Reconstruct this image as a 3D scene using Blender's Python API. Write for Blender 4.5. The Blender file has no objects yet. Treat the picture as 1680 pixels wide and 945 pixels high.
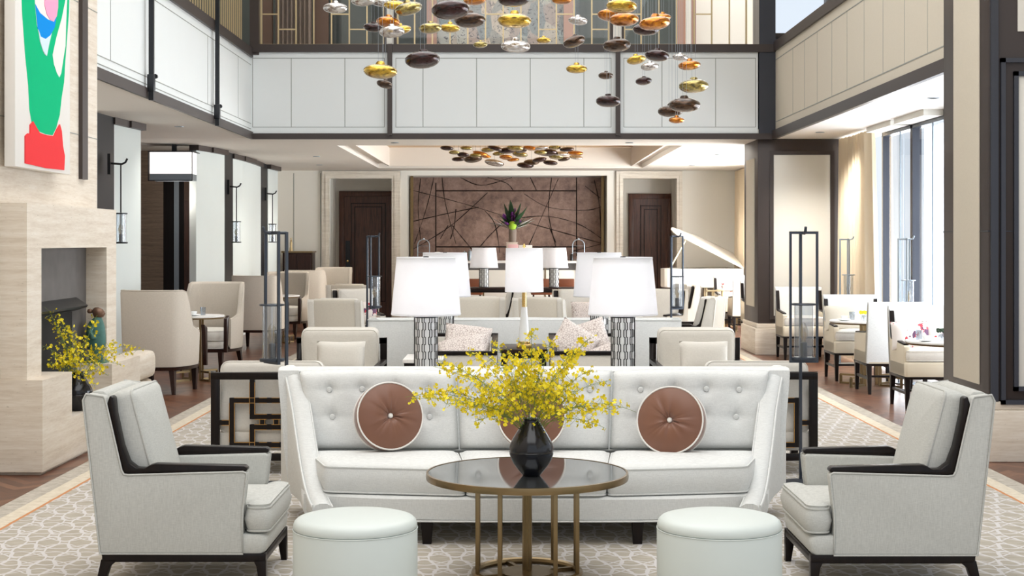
import bpy, bmesh, math, random
from mathutils import Vector, Matrix
PI = math.pi
R = random.Random(7)
SC = bpy.context.scene
COL = SC.collection

# ------------------------------------------------------------------ camera, sky, lights, exposure
F = 2380.0          # focal length in pixels of the 1680-wide frame
HZ = 395.0          # row of the horizon
CAMZ = 1.5
cam_d = bpy.data.cameras.new('camera')
cam = bpy.data.objects.new('camera', cam_d); COL.objects.link(cam)
cam.location = (0, 0, CAMZ); cam.rotation_euler = (PI / 2, 0, 0)
cam_d.sensor_width = 36; cam_d.lens = 36 * F / 1680; cam_d.shift_y = -(472.5 - HZ) / 1680
cam_d.clip_start = .1; cam_d.clip_end = 200
SC.camera = cam
SC.view_settings.view_transform = 'Standard'; SC.view_settings.look = 'None'
SC.view_settings.exposure = 0.16; SC.view_settings.gamma = 1; SC.view_settings.use_curve_mapping = False
w = bpy.data.worlds.new('sky'); SC.world = w; w.use_nodes = True
w.node_tree.nodes['Background'].inputs[0].default_value = (.86, .93, 1, 1)
w.node_tree.nodes['Background'].inputs[1].default_value = .9

def light(kind, name, loc, power, rot=(0, 0, 0), color=(1, 1, 1), **kw):
    d = bpy.data.lights.new(name, kind); d.energy = power; d.color = color
    for k, v in kw.items(): setattr(d, k, v)
    o = bpy.data.objects.new(name, d); COL.objects.link(o); o.location = loc; o.rotation_euler = rot
    return o
light('SUN', 'sun', (12, 14, 12), 3.5, rot=Vector((.36, -.10, .93)).to_track_quat('Z', 'Y').to_euler(), color=(1, .96, .9), angle=math.radians(1.5))
light('AREA', 'overhead_fill', (0, 8.0, 6.85), 660, shape='RECTANGLE', size=6, size_y=16, color=(.96, .985, 1))  # unseen overhead panel added to light the atrium from above
light('AREA', 'window_daylight', (5.6, 15.8, 1.1), 1000, rot=(0, PI / 2 + .35, 0), shape='RECTANGLE', size=3.2, size_y=11, color=(.93, .97, 1))
light('AREA', 'window_daylight', (5.6, 23.6, 1.1), 1300, rot=(0, PI / 2 + .35, 0), shape='RECTANGLE', size=3.2, size_y=7, color=(1, .98, .94))
light('AREA', 'gallery_fill', (-2.5, 20.2, 6.1), 60, shape='RECTANGLE', size=5, size_y=1.6, color=(1, .95, .88))  # this and the next are unseen fill panels added to lift the upper rooms
light('AREA', 'gallery_fill', (2.3, 20.2, 6.1), 90, shape='RECTANGLE', size=4, size_y=1.6, color=(1, .95, .88))

# ------------------------------------------------------------------ helpers
def srgb(r, g, b):
    return tuple(((v / 255) / 12.92 if v / 255 <= .04045 else ((v / 255 + .055) / 1.055) ** 2.4) for v in (r, g, b)) + (1,)
def X(px, Y): return (px - 840) * Y / F
def Z(py, Y): return CAMZ - (py - HZ) * Y / F

class NT:
    def __init__(s, name):
        s.m = bpy.data.materials.new(name); s.m.use_nodes = True
        s.t = s.m.node_tree; s.b = s.t.nodes['Principled BSDF']
        s.out = s.t.nodes['Material Output']
    def n(s, kind, **kw):
        o = s.t.nodes.new(kind)
        for k, v in kw.items(): setattr(o, k, v)
        return o
    def link(s, a, b): s.t.links.new(a, b)
    def put(s, sock, v):
        if hasattr(v, 'is_output'): s.link(v, sock)
        else: sock.default_value = v
    def m_(s, op, a, b=0, c=0):
        o = s.n('ShaderNodeMath', operation=op)
        s.put(o.inputs[0], a); s.put(o.inputs[1], b); s.put(o.inputs[2], c)
        return o.outputs[0]
    def coord(s): return s.n('ShaderNodeTexCoord').outputs['Object']
    def gen(s, scale=(1, 1, 1), rot=(0, 0, 0), vec=None):
        mp = s.n('ShaderNodeMapping'); mp.inputs['Scale'].default_value = scale; mp.inputs['Rotation'].default_value = rot
        s.link(vec or s.coord(), mp.inputs[0]); return mp.outputs[0]
    def noise(s, vec, scale, detail=3, rough=.5, dist=0):
        o = s.n('ShaderNodeTexNoise'); s.link(vec, o.inputs['Vector'])
        o.inputs['Scale'].default_value = scale; o.inputs['Detail'].default_value = detail
        o.inputs['Roughness'].default_value = rough; o.inputs['Distortion'].default_value = dist
        return o.outputs['Fac']
    def ramp(s, fac, stops):
        o = s.n('ShaderNodeValToRGB'); s.put(o.inputs[0], fac); e = o.color_ramp.elements
        while len(e) < len(stops): e.new(.5)
        for k, (p, c) in enumerate(stops): e[k].position = p; e[k].color = c
        return o.outputs[0]
    def mix(s, fac, a, b):
        o = s.n('ShaderNodeMix', data_type='RGBA'); s.put(o.inputs[0], fac); s.put(o.inputs[6], a); s.put(o.inputs[7], b)
        return o.outputs[2]
    def bump(s, h, strength=.2, dist=.01):
        o = s.n('ShaderNodeBump'); o.inputs['Strength'].default_value = strength; o.inputs['Distance'].default_value = dist
        s.link(h, o.inputs['Height']); s.link(o.outputs[0], s.b.inputs['Normal'])
    def set(s, col=None, rough=None, metal=None, **kw):
        if col is not None: s.put(s.b.inputs['Base Color'], col)
        if rough is not None: s.put(s.b.inputs['Roughness'], rough)
        if metal is not None: s.b.inputs['Metallic'].default_value = metal
        for k, v in kw.items(): s.put(s.b.inputs[k.replace('_', ' ')], v)
        return s

def plain(name, col, rough=.5, metal=0, var=.06, scale=30, **kw):
    t = NT(name); f = t.noise(t.coord(), scale, 3)
    a = tuple(min(1, v * (1 + var)) for v in col[:3]) + (1,); b = tuple(v * (1 - var) for v in col[:3]) + (1,)
    t.set(t.mix(f, a, b), rough, metal, **kw); return t.m

def linen(name, col, var=.10):
    t = NT(name); co = t.coord()
    a = t.noise(t.gen((1, 1, 14), vec=co), 42, 2); b = t.noise(t.gen((14, 14, 1), vec=co), 42, 2)
    f = t.m_('MULTIPLY', t.m_('ADD', a, b), .5)
    hi = tuple(min(1, v * (1 + var)) for v in col[:3]) + (1,); lo = tuple(v * (1 - var * 1.5) for v in col[:3]) + (1,)
    t.set(t.ramp(f, [(.38, lo), (.62, hi)]), .9, 0); t.b.inputs['Specular IOR Level'].default_value = .2
    t.bump(f, .12, .003); return t.m

def stone(name, c1, c2, c3, axis='z'):
    t = NT(name); co = t.coord()
    v = t.gen((.9, .9, 15), vec=co)
    f = t.noise(v, 1.7, 6, .7, .15); g = t.noise(t.gen((4, 4, 30), vec=co), 3, 4, .6)
    h = t.noise(t.gen((1, 1, 5), vec=co), 34, 2, .5)
    k = t.m_('ADD', t.m_('MULTIPLY', f, .7), t.m_('MULTIPLY', g, .3))
    col = t.ramp(k, [(.36, c1), (.5, c2), (.64, c3)])
    pit = t.m_('LESS_THAN', h, .27)
    col = t.mix(pit, col, tuple(v * .55 for v in c1[:3]) + (1,))
    t.set(col, .55, 0); t.bump(h, .08, .003); return t.m

def wood(name, c1, c2, rough=.35, s=(14, 14, 1)):
    t = NT(name); co = t.coord(); f = t.noise(t.gen(s, vec=co), 3.2, 5, .6, .6)
    t.set(t.ramp(f, [(.3, c1), (.7, c2)]), rough, 0); return t.m

M = {}
M['white_linen'] = linen('white linen', srgb(221, 222, 220), .07)
M['pale_linen'] = linen('pale grey linen', srgb(194, 194, 189), .08)
M['cream_linen'] = linen('cream linen', srgb(220, 215, 206), .05)
M['tan_linen'] = linen('tan linen', srgb(200, 190, 177), .06)
M['back_linen'] = linen('oatmeal linen', srgb(214, 206, 192), .05)
M['leather'] = plain('white leather', srgb(206, 213, 209), .42, var=.015, scale=8)
M['beige_leather'] = plain('beige leather', srgb(208, 196, 174), .45, var=.03, scale=8)
M['satin'] = plain('brown satin', srgb(122, 79, 58), .40, var=.10, scale=14, Sheen_Weight=.4)
M['piping'] = plain('white piping', srgb(235, 232, 226), .6, var=.02)
M['ebony'] = wood('ebonised wood', srgb(14, 9, 8), srgb(26, 17, 15), .3)
M['espresso'] = wood('espresso wood', srgb(34, 20, 17), srgb(54, 34, 28), .3)
M['walnut'] = wood('dark walnut door', srgb(56, 30, 20), srgb(96, 56, 38), .4)
M['bronze'] = plain('dark bronze cladding', srgb(62, 53, 50), .42, .12, var=.10, scale=2)
M['bronze_blue'] = plain('blackened bronze', srgb(60, 62, 70), .34, .3, var=.10, scale=2)
M['black_metal'] = plain('blackened steel', srgb(40, 42, 46), .38, .5, var=.1)
M['iron'] = plain('slate grey iron', srgb(66, 72, 82), .36, .5, var=.1)
M['pewter'] = plain('pale pewter', srgb(150, 160, 168), .35, .6, var=.06)
M['brass'] = plain('antique brass', srgb(134, 114, 82), .28, .9, var=.10, scale=20)
M['brass_bright'] = plain('polished brass', srgb(226, 190, 120), .22, .9, var=.05)
M['gold_trim'] = plain('gold trim', srgb(196, 150, 84), .3, .7, var=.05)
M['champagne'] = plain('champagne metal', srgb(206, 186, 146), .35, .6, var=.04)
M['white_panel'] = plain('white lacquer panel', srgb(224, 227, 226), .45, var=.012, scale=3)
M['seam'] = plain('shadow gap', srgb(146, 148, 142), .7, var=.03)
M['beige_panel'] = linen('beige wall fabric', srgb(208, 199, 183), .03)
M['cream_wall'] = plain('cream wall covering', srgb(214, 209, 198), .7, var=.02, scale=4)
M['wall_white'] = plain('off white wall', srgb(232, 229, 220), .7, var=.01, scale=4)
M['fin'] = plain('pale plaster fin', srgb(208, 214, 211), .7, var=.02, scale=3)
M['ceiling'] = plain('warm white ceiling', srgb(226, 219, 210), .8, var=.01)
M['gold_ceiling'] = plain('gold leaf ceiling', srgb(212, 176, 126), .35, .55, var=.12, scale=3)
M['travertine'] = stone('travertine', srgb(204, 189, 171), srgb(218, 206, 190), srgb(228, 219, 206))
M['travertine_dark'] = stone('warm brown stone', srgb(112, 96, 82), srgb(130, 112, 96), srgb(146, 128, 110))
M['pale_stone'] = stone('pale stone surround', srgb(208, 199, 184), srgb(222, 214, 200), srgb(232, 225, 213))
M['slate'] = plain('dark grey slate', srgb(96, 92, 90), .6, var=.35, scale=7)
M['firebox_black'] = plain('black firebox', srgb(14, 13, 13), .8, var=.2)
M['shade'] = None
for k_ in ('ebony', 'espresso'): M[k_].node_tree.nodes['Principled BSDF'].inputs['Specular IOR Level'].default_value = .22
M['ceramic'] = plain('white ceramic', srgb(243, 244, 243), .25, var=.01)
M['ceramic_black'] = plain('glossy black ceramic', srgb(16, 16, 22), .16, var=.2, scale=4)
M['marble'] = stone('white marble', srgb(214, 208, 202), srgb(232, 229, 225), srgb(240, 238, 235))
M['glass_top'] = plain('smoked mirror glass', srgb(150, 153, 156), .05, .9, var=.02)
M['stem'] = plain('green stem', srgb(120, 140, 56), .6, var=.2)
M['petal'] = plain('yellow petal', srgb(246, 218, 20), .5, var=.14, scale=60, Subsurface_Weight=.15)
M['piano'] = plain('white piano lacquer', srgb(240, 236, 226), .18, var=.01)
M['green_paint'] = plain('green paint', srgb(0, 182, 124), .6, var=.01)
M['red_paint'] = plain('red paint', srgb(232, 62, 66), .6, var=.01)
M['blue_paint'] = plain('blue paint', srgb(0, 140, 224), .6, var=.01)
M['pink_paint'] = plain('pink paint', srgb(244, 164, 196), .6, var=.01)
M['pale_paint'] = plain('pale blue paint', srgb(208, 226, 232), .6, var=.01)
M['canvas'] = plain('off white canvas', srgb(232, 228, 222), .75, var=.01)
for k_ in ('green_paint', 'red_paint', 'blue_paint', 'pink_paint', 'pale_paint'): M[k_].node_tree.nodes['Principled BSDF'].inputs['Specular IOR Level'].default_value = .05
M['verdigris'] = plain('verdigris bronze', srgb(70, 112, 104), .5, .3, var=.35, scale=26)
M['brown_bronze'] = plain('brown bronze', srgb(112, 84, 66), .45, .4, var=.3, scale=26)
M['lime'] = plain('lime green flower', srgb(150, 190, 50), .6, var=.2)
M['purple'] = plain('purple flower', srgb(100, 40, 120), .6, var=.3)
M['leaf'] = plain('dark green leaf', srgb(30, 60, 32), .5, var=.2)
M['pink_box'] = plain('pink card', srgb(224, 178, 180), .6, var=.02)
M['blush'] = plain('blush marble base', srgb(214, 200, 186), .4, var=.05)
M['cognac'] = plain('cognac leather', srgb(120, 66, 38), .45, var=.1)
M['curtain'] = plain('beige curtain', srgb(222, 205, 178), .85, var=.04, scale=3)
M['taupe'] = plain('taupe drape', srgb(130, 116, 106), .8, var=.12, scale=3)
M['dark_room'] = plain('dark green grey wall', srgb(70, 78, 76), .6, var=.2, scale=2)
M['brown_wall'] = plain('brown panel', srgb(98, 74, 60), .6, var=.12, scale=2)
M['rose_wall'] = plain('rose brown pilaster', srgb(178, 140, 124), .6, var=.06, scale=2)

def translucent(name, col, k=.35):
    t = NT(name); t.set(col, .8, 0)
    tr = t.n('ShaderNodeBsdfTranslucent'); tr.inputs[0].default_value = col
    mx = t.n('ShaderNodeMixShader'); mx.inputs[0].default_value = k
    t.link(t.b.outputs[0], mx.inputs[1]); t.link(tr.outputs[0], mx.inputs[2]); t.link(mx.outputs[0], t.out.inputs[0]); return t.m
M['shade'] = translucent('white lamp shade', srgb(246, 246, 248), .3)
M['sheer'] = translucent('sheer voile', srgb(244, 248, 252), .55)

def thin_glass(name, tint, ref=1.0, rough=.02, base=.04):
    t = NT(name); t.t.nodes.remove(t.b)
    tr = t.n('ShaderNodeBsdfTransparent'); tr.inputs[0].default_value = tint
    gl = t.n('ShaderNodeBsdfGlossy'); gl.inputs['Roughness'].default_value = rough
    ge = t.n('ShaderNodeNewGeometry'); dp = t.n('ShaderNodeVectorMath', operation='DOT_PRODUCT'); t.link(ge.outputs['Normal'], dp.inputs[0]); t.link(ge.outputs['Incoming'], dp.inputs[1])
    k = t.m_('SUBTRACT', 1, t.m_('ABSOLUTE', dp.outputs['Value'])); k = t.m_('ADD', base, t.m_('MULTIPLY', t.m_('POWER', k, 5), .9))
    mx = t.n('ShaderNodeMixShader'); t.link(t.m_('MINIMUM', t.m_('MULTIPLY', k, ref), 1), mx.inputs[0])
    t.link(tr.outputs[0], mx.inputs[1]); t.link(gl.outputs[0], mx.inputs[2]); t.link(mx.outputs[0], t.out.inputs[0]); return t.m
M['pane'] = thin_glass('window glass', (.93, .96, 1, 1))
M['lantern_glass'] = thin_glass('seeded lantern glass', (.80, .83, .86, 1), 1.6, .15, .10)
M['bulb'] = thin_glass('clear bulb glass', (.86, .80, .68, 1), 2.2, .04, .10)

def blown(name, hi, lo, rough=.07, met=.82, coat=.8):
    t = NT(name); co = t.coord()
    f = t.noise(t.gen((1, 1, 2.5), vec=co), 9, 4, .6, 1.6)
    t.set(t.ramp(f, [(.35, lo), (.62, hi)]), rough, met); t.b.inputs['Coat Weight'].default_value = coat
    t.bump(f, .35, .02); return t.m
M['g_amber'] = blown('amber blown glass', srgb(226, 146, 24), srgb(150, 74, 10))
M['g_gold'] = blown('gold blown glass', srgb(240, 196, 60), srgb(150, 120, 40))
M['g_clear'] = blown('silvered clear glass', srgb(240, 238, 236), srgb(150, 140, 134))
M['g_smoke'] = blown('smoked brown glass', srgb(92, 64, 40), srgb(20, 12, 8), .06, .6, .4)
M['g_plum'] = blown('dark plum glass', srgb(60, 24, 22), srgb(8, 3, 4), .06, .5, .4)
M['g_olive'] = blown('olive gold glass', srgb(196, 176, 96), srgb(96, 84, 50))

def mat_floor():
    t = NT('dark walnut parquet'); co = t.coord(); s = t.n('ShaderNodeSeparateXYZ'); t.link(co, s.inputs[0]); x, y = s.outputs[0], s.outputs[1]
    u = t.m_('DIVIDE', x, .5); fu = t.m_('FRACT', u); tri = t.m_('ABSOLUTE', t.m_('SUBTRACT', fu, .5))
    v = t.m_('DIVIDE', t.m_('ADD', y, t.m_('MULTIPLY', tri, .55)), .1)
    idx = t.m_('ADD', t.m_('FLOOR', v), t.m_('MULTIPLY', t.m_('FLOOR', t.m_('MULTIPLY', u, 2)), 37.3))
    wn = t.n('ShaderNodeTexWhiteNoise', noise_dimensions='1D'); t.link(idx, wn.inputs['W'])
    gr = t.noise(t.gen((3, 22, 1), rot=(0, 0, .6), vec=co), 3, 4, .6)
    k = t.m_('ADD', t.m_('MULTIPLY', wn.outputs[0], .6), t.m_('MULTIPLY', gr, .4))
    col = t.ramp(k, [(.1, srgb(74, 44, 32)), (.5, srgb(104, 66, 48)), (.9, srgb(132, 90, 66))])
    edge = t.m_('LESS_THAN', t.m_('FRACT', v), .05)
    col = t.mix(edge, col, srgb(50, 30, 24)); t.set(col, .32, 0); return t.m
M['floor'] = mat_floor()

RX0, RX1, RY0, RY1 = -2.88, 3.14, 1.0, 24.5
def mat_rug():
    t = NT('patterned rug'); co = t.coord(); s = t.n('ShaderNodeSeparateXYZ'); t.link(co, s.inputs[0]); x, y = s.outputs[0], s.outputs[1]
    wob = t.m_('MULTIPLY', t.m_('SUBTRACT', t.noise(co, 9, 2), .5), .03)
    xs = t.m_('ADD', t.m_('ADD', x, t.m_('MULTIPLY', y, .12)), wob); ys = t.m_('ADD', y, wob)
    pats = []
    for ox, oy, rx, ry in ((0, 0, .056, .15), (.5, .5, .056, .15)):
        fx = t.m_('MULTIPLY', t.m_('SUBTRACT', t.m_('FRACT', t.m_('ADD', t.m_('DIVIDE', xs, .16), ox)), .5), .16 / rx)
        fy = t.m_('MULTIPLY', t.m_('SUBTRACT', t.m_('FRACT', t.m_('ADD', t.m_('DIVIDE', ys, .36), oy)), .5), .36 / ry)
        d = t.m_('SQRT', t.m_('ADD', t.m_('MULTIPLY', fx, fx), t.m_('MULTIPLY', fy, fy)))
        pats.append(t.m_('LESS_THAN', t.m_('ABSOLUTE', t.m_('SUBTRACT', d, 1)), .085))
    for ph, am in ((0, .055), (PI, .055)):
        wv = t.m_('MULTIPLY', t.m_('SINE', t.m_('ADD', t.m_('MULTIPLY', xs, 2 * PI / .32), ph)), am)
        fy = t.m_('ABSOLUTE', t.m_('SUBTRACT', t.m_('FRACT', t.m_('DIVIDE', t.m_('ADD', ys, wv), .18)), .5))
        pats.append(t.m_('LESS_THAN', fy, .04))
    k = pats[0]
    for p in pats[1:]: k = t.m_('MAXIMUM', k, p)
    base = t.ramp(t.noise(t.gen((2, 14, 1), vec=co), 5, 3), [(.35, srgb(166, 158, 145)), (.65, srgb(184, 176, 163))])
    field = t.mix(k, base, srgb(206, 202, 200))
    # distance to the nearest long edge
    d = t.m_('MINIMUM', t.m_('SUBTRACT', x, RX0), t.m_('SUBTRACT', RX1, x))
    d = t.m_('MINIMUM', d, t.m_('SUBTRACT', RY1, y))
    d = t.m_('ADD', d, t.m_('MULTIPLY', wob, .35))
    mot = t.noise(t.gen((4, 4, 1), vec=co), 5, 4, .65)
    band1 = t.ramp(mot, [(.35, srgb(168, 160, 148)), (.65, srgb(196, 188, 176))])
    band2 = t.ramp(mot, [(.35, srgb(204, 192, 172)), (.65, srgb(220, 210, 192))])
    col = t.mix(t.m_('LESS_THAN', d, .235), field, srgb(198, 140, 98))
    col = t.mix(t.m_('LESS_THAN', d, .215), col, band2)
    col = t.mix(t.m_('LESS_THAN', d, .12), col, band1)
    t.set(col, .95, 0); t.b.inputs['Specular IOR Level'].default_value = .1
    t.bump(t.noise(co, 260, 2), .25, .004); return t.m
M['rug'] = mat_rug()

def mat_patina():
    t = NT('bronze patina mural'); co = t.coord()
    f = t.noise(co, 1.3, 8, .72, .5); g = t.noise(t.gen(vec=co), 7, 8, .8, .3)
    k = t.m_('ADD', t.m_('MULTIPLY', f, .45), t.m_('MULTIPLY', g, .55))
    t.set(t.ramp(k, [(.36, srgb(78, 62, 55)), (.48, srgb(122, 98, 87)), (.62, srgb(150, 126, 114))]), .55, .15); return t.m
M['patina'] = mat_patina()
def mat_tapestry():
    t = NT('leaded abstract glass wall'); co = t.coord()
    v = t.n('ShaderNodeTexVoronoi'); v.inputs['Scale'].default_value = 5.5; t.link(t.gen((1, 1, .6), rot=(0, .5, 0), vec=co), v.inputs['Vector'])
    s = t.n('ShaderNodeSeparateColor'); t.link(v.outputs['Color'], s.inputs[0])
    col = t.ramp(s.outputs[0], [(0, srgb(120, 134, 134)), (.3, srgb(168, 150, 138)), (.5, srgb(150, 164, 160)), (.7, srgb(196, 178, 158)), (1, srgb(96, 116, 120))])
    f = t.noise(t.gen((1, 1, 1), vec=co), 11, 4, .7, 2.5)
    col = t.mix(t.m_('LESS_THAN', f, .42), col, srgb(84, 84, 86))
    t.set(col, .3, .2); return t.m
M['tapestry'] = mat_tapestry()
def mat_print(name, bg, c1, c2, sc):
    t = NT(name); co = t.coord(); f = t.noise(co, sc, 3, .6, .6); g = t.noise(t.gen((1.3, .9, 1), vec=co), sc * .8, 2)
    col = t.mix(t.m_('GREATER_THAN', f, .58), bg, c1); col = t.mix(t.m_('GREATER_THAN', g, .63), col, c2)
    t.set(col, .8, 0); return t.m
M['floral'] = mat_print('floral print fabric', srgb(232, 224, 218), srgb(196, 62, 74), srgb(96, 62, 92), 9)
def mat_geo():
    t = NT('blush geometric fabric'); co = t.coord(); v = t.n('ShaderNodeTexVoronoi', feature='DISTANCE_TO_EDGE'); v.inputs['Scale'].default_value = 48
    t.link(co, v.inputs['Vector'])
    t.set(t.mix(t.m_('LESS_THAN', v.outputs['Distance'], .06), srgb(226, 216, 210), srgb(176, 160, 154)), .8, 0); return t.m
M['geo'] = mat_geo()
def emis(name, col, s):
    t = NT(name); t.set(col, .5, 0); t.b.inputs['Emission Color'].default_value = col; t.b.inputs['Emission Strength'].default_value = s; return t.m
M['lit'] = emis('lit lantern panel', (1, .97, .95, 1), .8)
M['spot_lit'] = emis('recessed downlight lens', (1, .95, .88, 1), 3.0)

# ---------------- mesh collector
class MB:
    def __init__(s): s.v = []; s.f = []; s.mi = []; s.m = Matrix.Identity(4); s.k = 0
    def add(s, vs, fs):
        n = len(s.v); s.v += [s.m @ Vector(p) for p in vs]; s.f += [tuple(i + n for i in q) for q in fs]; s.mi += [s.k] * len(fs); return s
    def box(s, x0, x1, y0, y1, z0, z1):
        x0, x1 = sorted((x0, x1)); y0, y1 = sorted((y0, y1)); z0, z1 = sorted((z0, z1))
        return s.add([(x0, y0, z0), (x1, y0, z0), (x1, y1, z0), (x0, y1, z0), (x0, y0, z1), (x1, y0, z1), (x1, y1, z1), (x0, y1, z1)],
              [(3, 2, 1, 0), (4, 5, 6, 7), (0, 1, 5, 4), (1, 2, 6, 5), (2, 3, 7, 6), (3, 0, 4, 7)])
    def loft(s, rings, cap0=True, cap1=True, closed=True):
        n = len(rings[0]); vs = [p for r in rings for p in r]; fs = []
        for i in range(len(rings) - 1):
            for j in range(n if closed else n - 1):
                k = (j + 1) % n; fs.append((i * n + j, i * n + k, (i + 1) * n + k, (i + 1) * n + j))
        if closed and cap0: fs.append(tuple(range(n - 1, -1, -1)))
        if closed and cap1: fs.append(tuple((len(rings) - 1) * n + j for j in range(n)))
        return s.add(vs, fs)
    def lathe(s, prof, n=24, c=(0, 0, 0), a0=0):
        rings = [[(c[0] + r * math.cos(a0 + 2 * PI * j / n), c[1] + r * math.sin(a0 + 2 * PI * j / n), c[2] + z) for j in range(n)] for r, z in prof]
        return s.loft(rings)
    def tube(s, pts, r, n=8, closed=False):
        pts = [Vector(p) for p in pts]; N = len(pts); rings = []; up = None
        rr_ = r if isinstance(r, (list, tuple)) else [r] * N
        for i in range(N):
            if closed: d = pts[(i + 1) % N] - pts[i - 1]
            else: d = pts[min(i + 1, N - 1)] - pts[max(i - 1, 0)]
            if d.length < 1e-9: d = Vector((0, 0, 1))
            d.normalize()
            if up is None: up = Vector((0, 0, 1)) if abs(d.z) < .9 else Vector((1, 0, 0))
            a = d.cross(up)
            if a.length < 1e-4: a = d.cross(Vector((.3, 1, .2)))
            a.normalize(); b = a.cross(d).normalized(); up = b
            rings.append([tuple(pts[i] + (a * math.cos(2 * PI * j / n) + b * math.sin(2 * PI * j / n)) * rr_[i]) for j in range(n)])
        if closed: rings.append(rings[0]); return s.loft(rings, False, False)
        return s.loft(rings)
    def bar(s, p0, p1, w, h=None, up=(0, 0, 1)):
        h = h or w; p0 = Vector(p0); p1 = Vector(p1); d = (p1 - p0).normalized(); u = Vector(up)
        if abs(d.dot(u)) > .95: u = Vector((0, 1, 0))
        a = d.cross(u).normalized() * (w / 2); b = a.cross(d).normalized() * (h / 2)
        return s.loft([[tuple(p + x) for x in (-a - b, a - b, a + b, -a + b)] for p in (p0, p1)])
    def prism(s, poly, axis, a, b):
        def P(u, v, t): return {'x': (t, u, v), 'y': (u, t, v), 'z': (u, v, t)}[axis]
        return s.loft([[P(u, v, a) for u, v in poly], [P(u, v, b) for u, v in poly]])
    def disc(s, pts): return s.add(pts, [tuple(range(len(pts)))])
    def build(s, name, mat, parent=None, bevel=0, seg=2, sharp=35, smooth=True):
        me = bpy.data.meshes.new(name); me.from_pydata([tuple(v) for v in s.v], [], s.f)
        mats = mat if isinstance(mat, list) else [mat]
        for m in mats: me.materials.append(M[m] if isinstance(m, str) else m)
        for p, i in zip(me.polygons, s.mi): p.material_index = i
        bm = bmesh.new(); bm.from_mesh(me)
        bmesh.ops.remove_doubles(bm, verts=bm.verts, dist=1e-5)
        bmesh.ops.recalc_face_normals(bm, faces=bm.faces)
        if bevel:
            ed = [e for e in bm.edges if len(e.link_faces) == 2 and e.calc_face_angle(0) > math.radians(28)]
            bmesh.ops.bevel(bm, geom=ed, offset=bevel, segments=seg, affect='EDGES', profile=.5, clamp_overlap=True)
        for f in bm.faces: f.smooth = smooth
        bm.to_mesh(me); bm.free()
        if smooth: me.set_sharp_from_angle(angle=math.radians(sharp))
        o = bpy.data.objects.new(name, me); COL.objects.link(o)
        if parent: o.parent = parent
        return o

def rr(cx, cy, z, hx, hy, r, n=4):
    r = max(1e-4, min(r, hx - 1e-4, hy - 1e-4)); out = []
    for k, (sx, sy) in enumerate(((1, 1), (-1, 1), (-1, -1), (1, -1))):
        for i in range(n + 1):
            a = PI / 2 * (k + i / n)
            out.append((cx + sx * (hx - r) + r * math.cos(a), cy + sy * (hy - r) + r * math.sin(a), z))
    return out
def quadmap(q):
    # q: four corners (front-left, front-right, back-right, back-left) for x,y in [-1,1]
    def f(p):
        u = (p[0] + 1) / 2; v = (p[1] + 1) / 2
        a = Vector(q[0]).lerp(Vector(q[1]), u); b = Vector(q[3]).lerp(Vector(q[2]), u); c = a.lerp(b, v)
        return (c.x, c.y, p[2])
    return f
def cushion(mb, cx, cy, z0, w, d, h, r=.04, crown=.02, edge=.018, pipe=.005, quad=None, bulge=.006, sub=3):
    hx, hy = (1, 1) if quad else (w / 2, d / 2); s = min(w, d) / 2
    fn = quadmap(quad) if quad else (lambda p: p)
    kx, ky = (2 / w, 2 / d) if quad else (1, 1)
    rq = r * (kx if quad else 1); cx, cy = (0, 0) if quad else (cx, cy)
    def ring(inset, z): return [fn(p) for p in rr(cx, cy, z, hx - inset * kx, hy - inset * ky, max(.004, r - inset * .5) * (kx if quad else 1))]
    rg = [ring(s * .9, z0), ring(edge * 2, z0), ring(edge * .35, z0 + edge * .35), ring(0, z0 + edge), ring(-bulge, z0 + h / 2), ring(0, z0 + h - edge),
          ring(edge * .35, z0 + h - edge * .35)]
    for f in (.08, .2, .4, .65, .93): rg.append(ring(s * f, z0 + h + crown * (1 - (1 - f) ** 2.2)))
    mb.loft(rg)
    if pipe:
        for z in (z0 + h - edge * .55, z0 + edge * .55):
            mb.tube([p for p in ring(edge * .12, z)], pipe, 6, closed=True)
    return mb
def pillow(mb, w, h, t, n=14, notch=.04, wav=0):
    # knife-edge pillow in the xz plane, facing -y, centred
    for sgn in (-1, 1):
        vs = []; fs = []
        for i in range(n + 1):
            for j in range(n + 1):
                u = 2 * i / n - 1; v = 2 * j / n - 1
                k = ((1 - abs(u) ** 3.2) * (1 - abs(v) ** 3.2)); y = sgn * t / 2 * max(k, 0) ** .55
                pu = 1 - notch * (1 - v * v); pv = 1 - notch * (1 - u * u) - wav * math.exp(-(u / .35) ** 2) * (v > 0)
                vs.append((u * w / 2 * pu, y, v * h / 2 * pv))
        for i in range(n):
            for j in range(n):
                a = i * (n + 1) + j; fs.append((a, a + n + 1, a + n + 2, a + 1))
        mb.add(vs, fs)
    return mb

def thing(name, label, cat, loc=(0, 0, 0), rz=0, group=None):
    o = bpy.data.objects.new(name, None); COL.objects.link(o); o.location = loc; o.rotation_euler = (0, 0, rz)
    o.empty_display_size = .1; return tag(o, label, cat, group)
def tag(o, label, cat, group=None, kind=None):
    o['label'] = label; o['category'] = cat
    if group: o['group'] = group
    if kind: o['kind'] = kind
    return o
def struct(name, mb, mat, **kw):
    o = mb.build(name, mat, None, **kw); o['kind'] = 'structure'; return o
def dup(root, loc, rz, label=None, group=None, scale=None):
    def cp(o, par):
        c = o.copy(); COL.objects.link(c)
        if par: c.parent = par
        for ch in list(o.children): cp(ch, c)
        return c
    r = cp(root, None); r.location = loc; r.rotation_euler = (0, 0, rz)
    if scale: r.scale = (scale,) * 3 if not isinstance(scale, tuple) else scale
    if label: r['label'] = label
    if group: r['group'] = group
    return r
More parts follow.
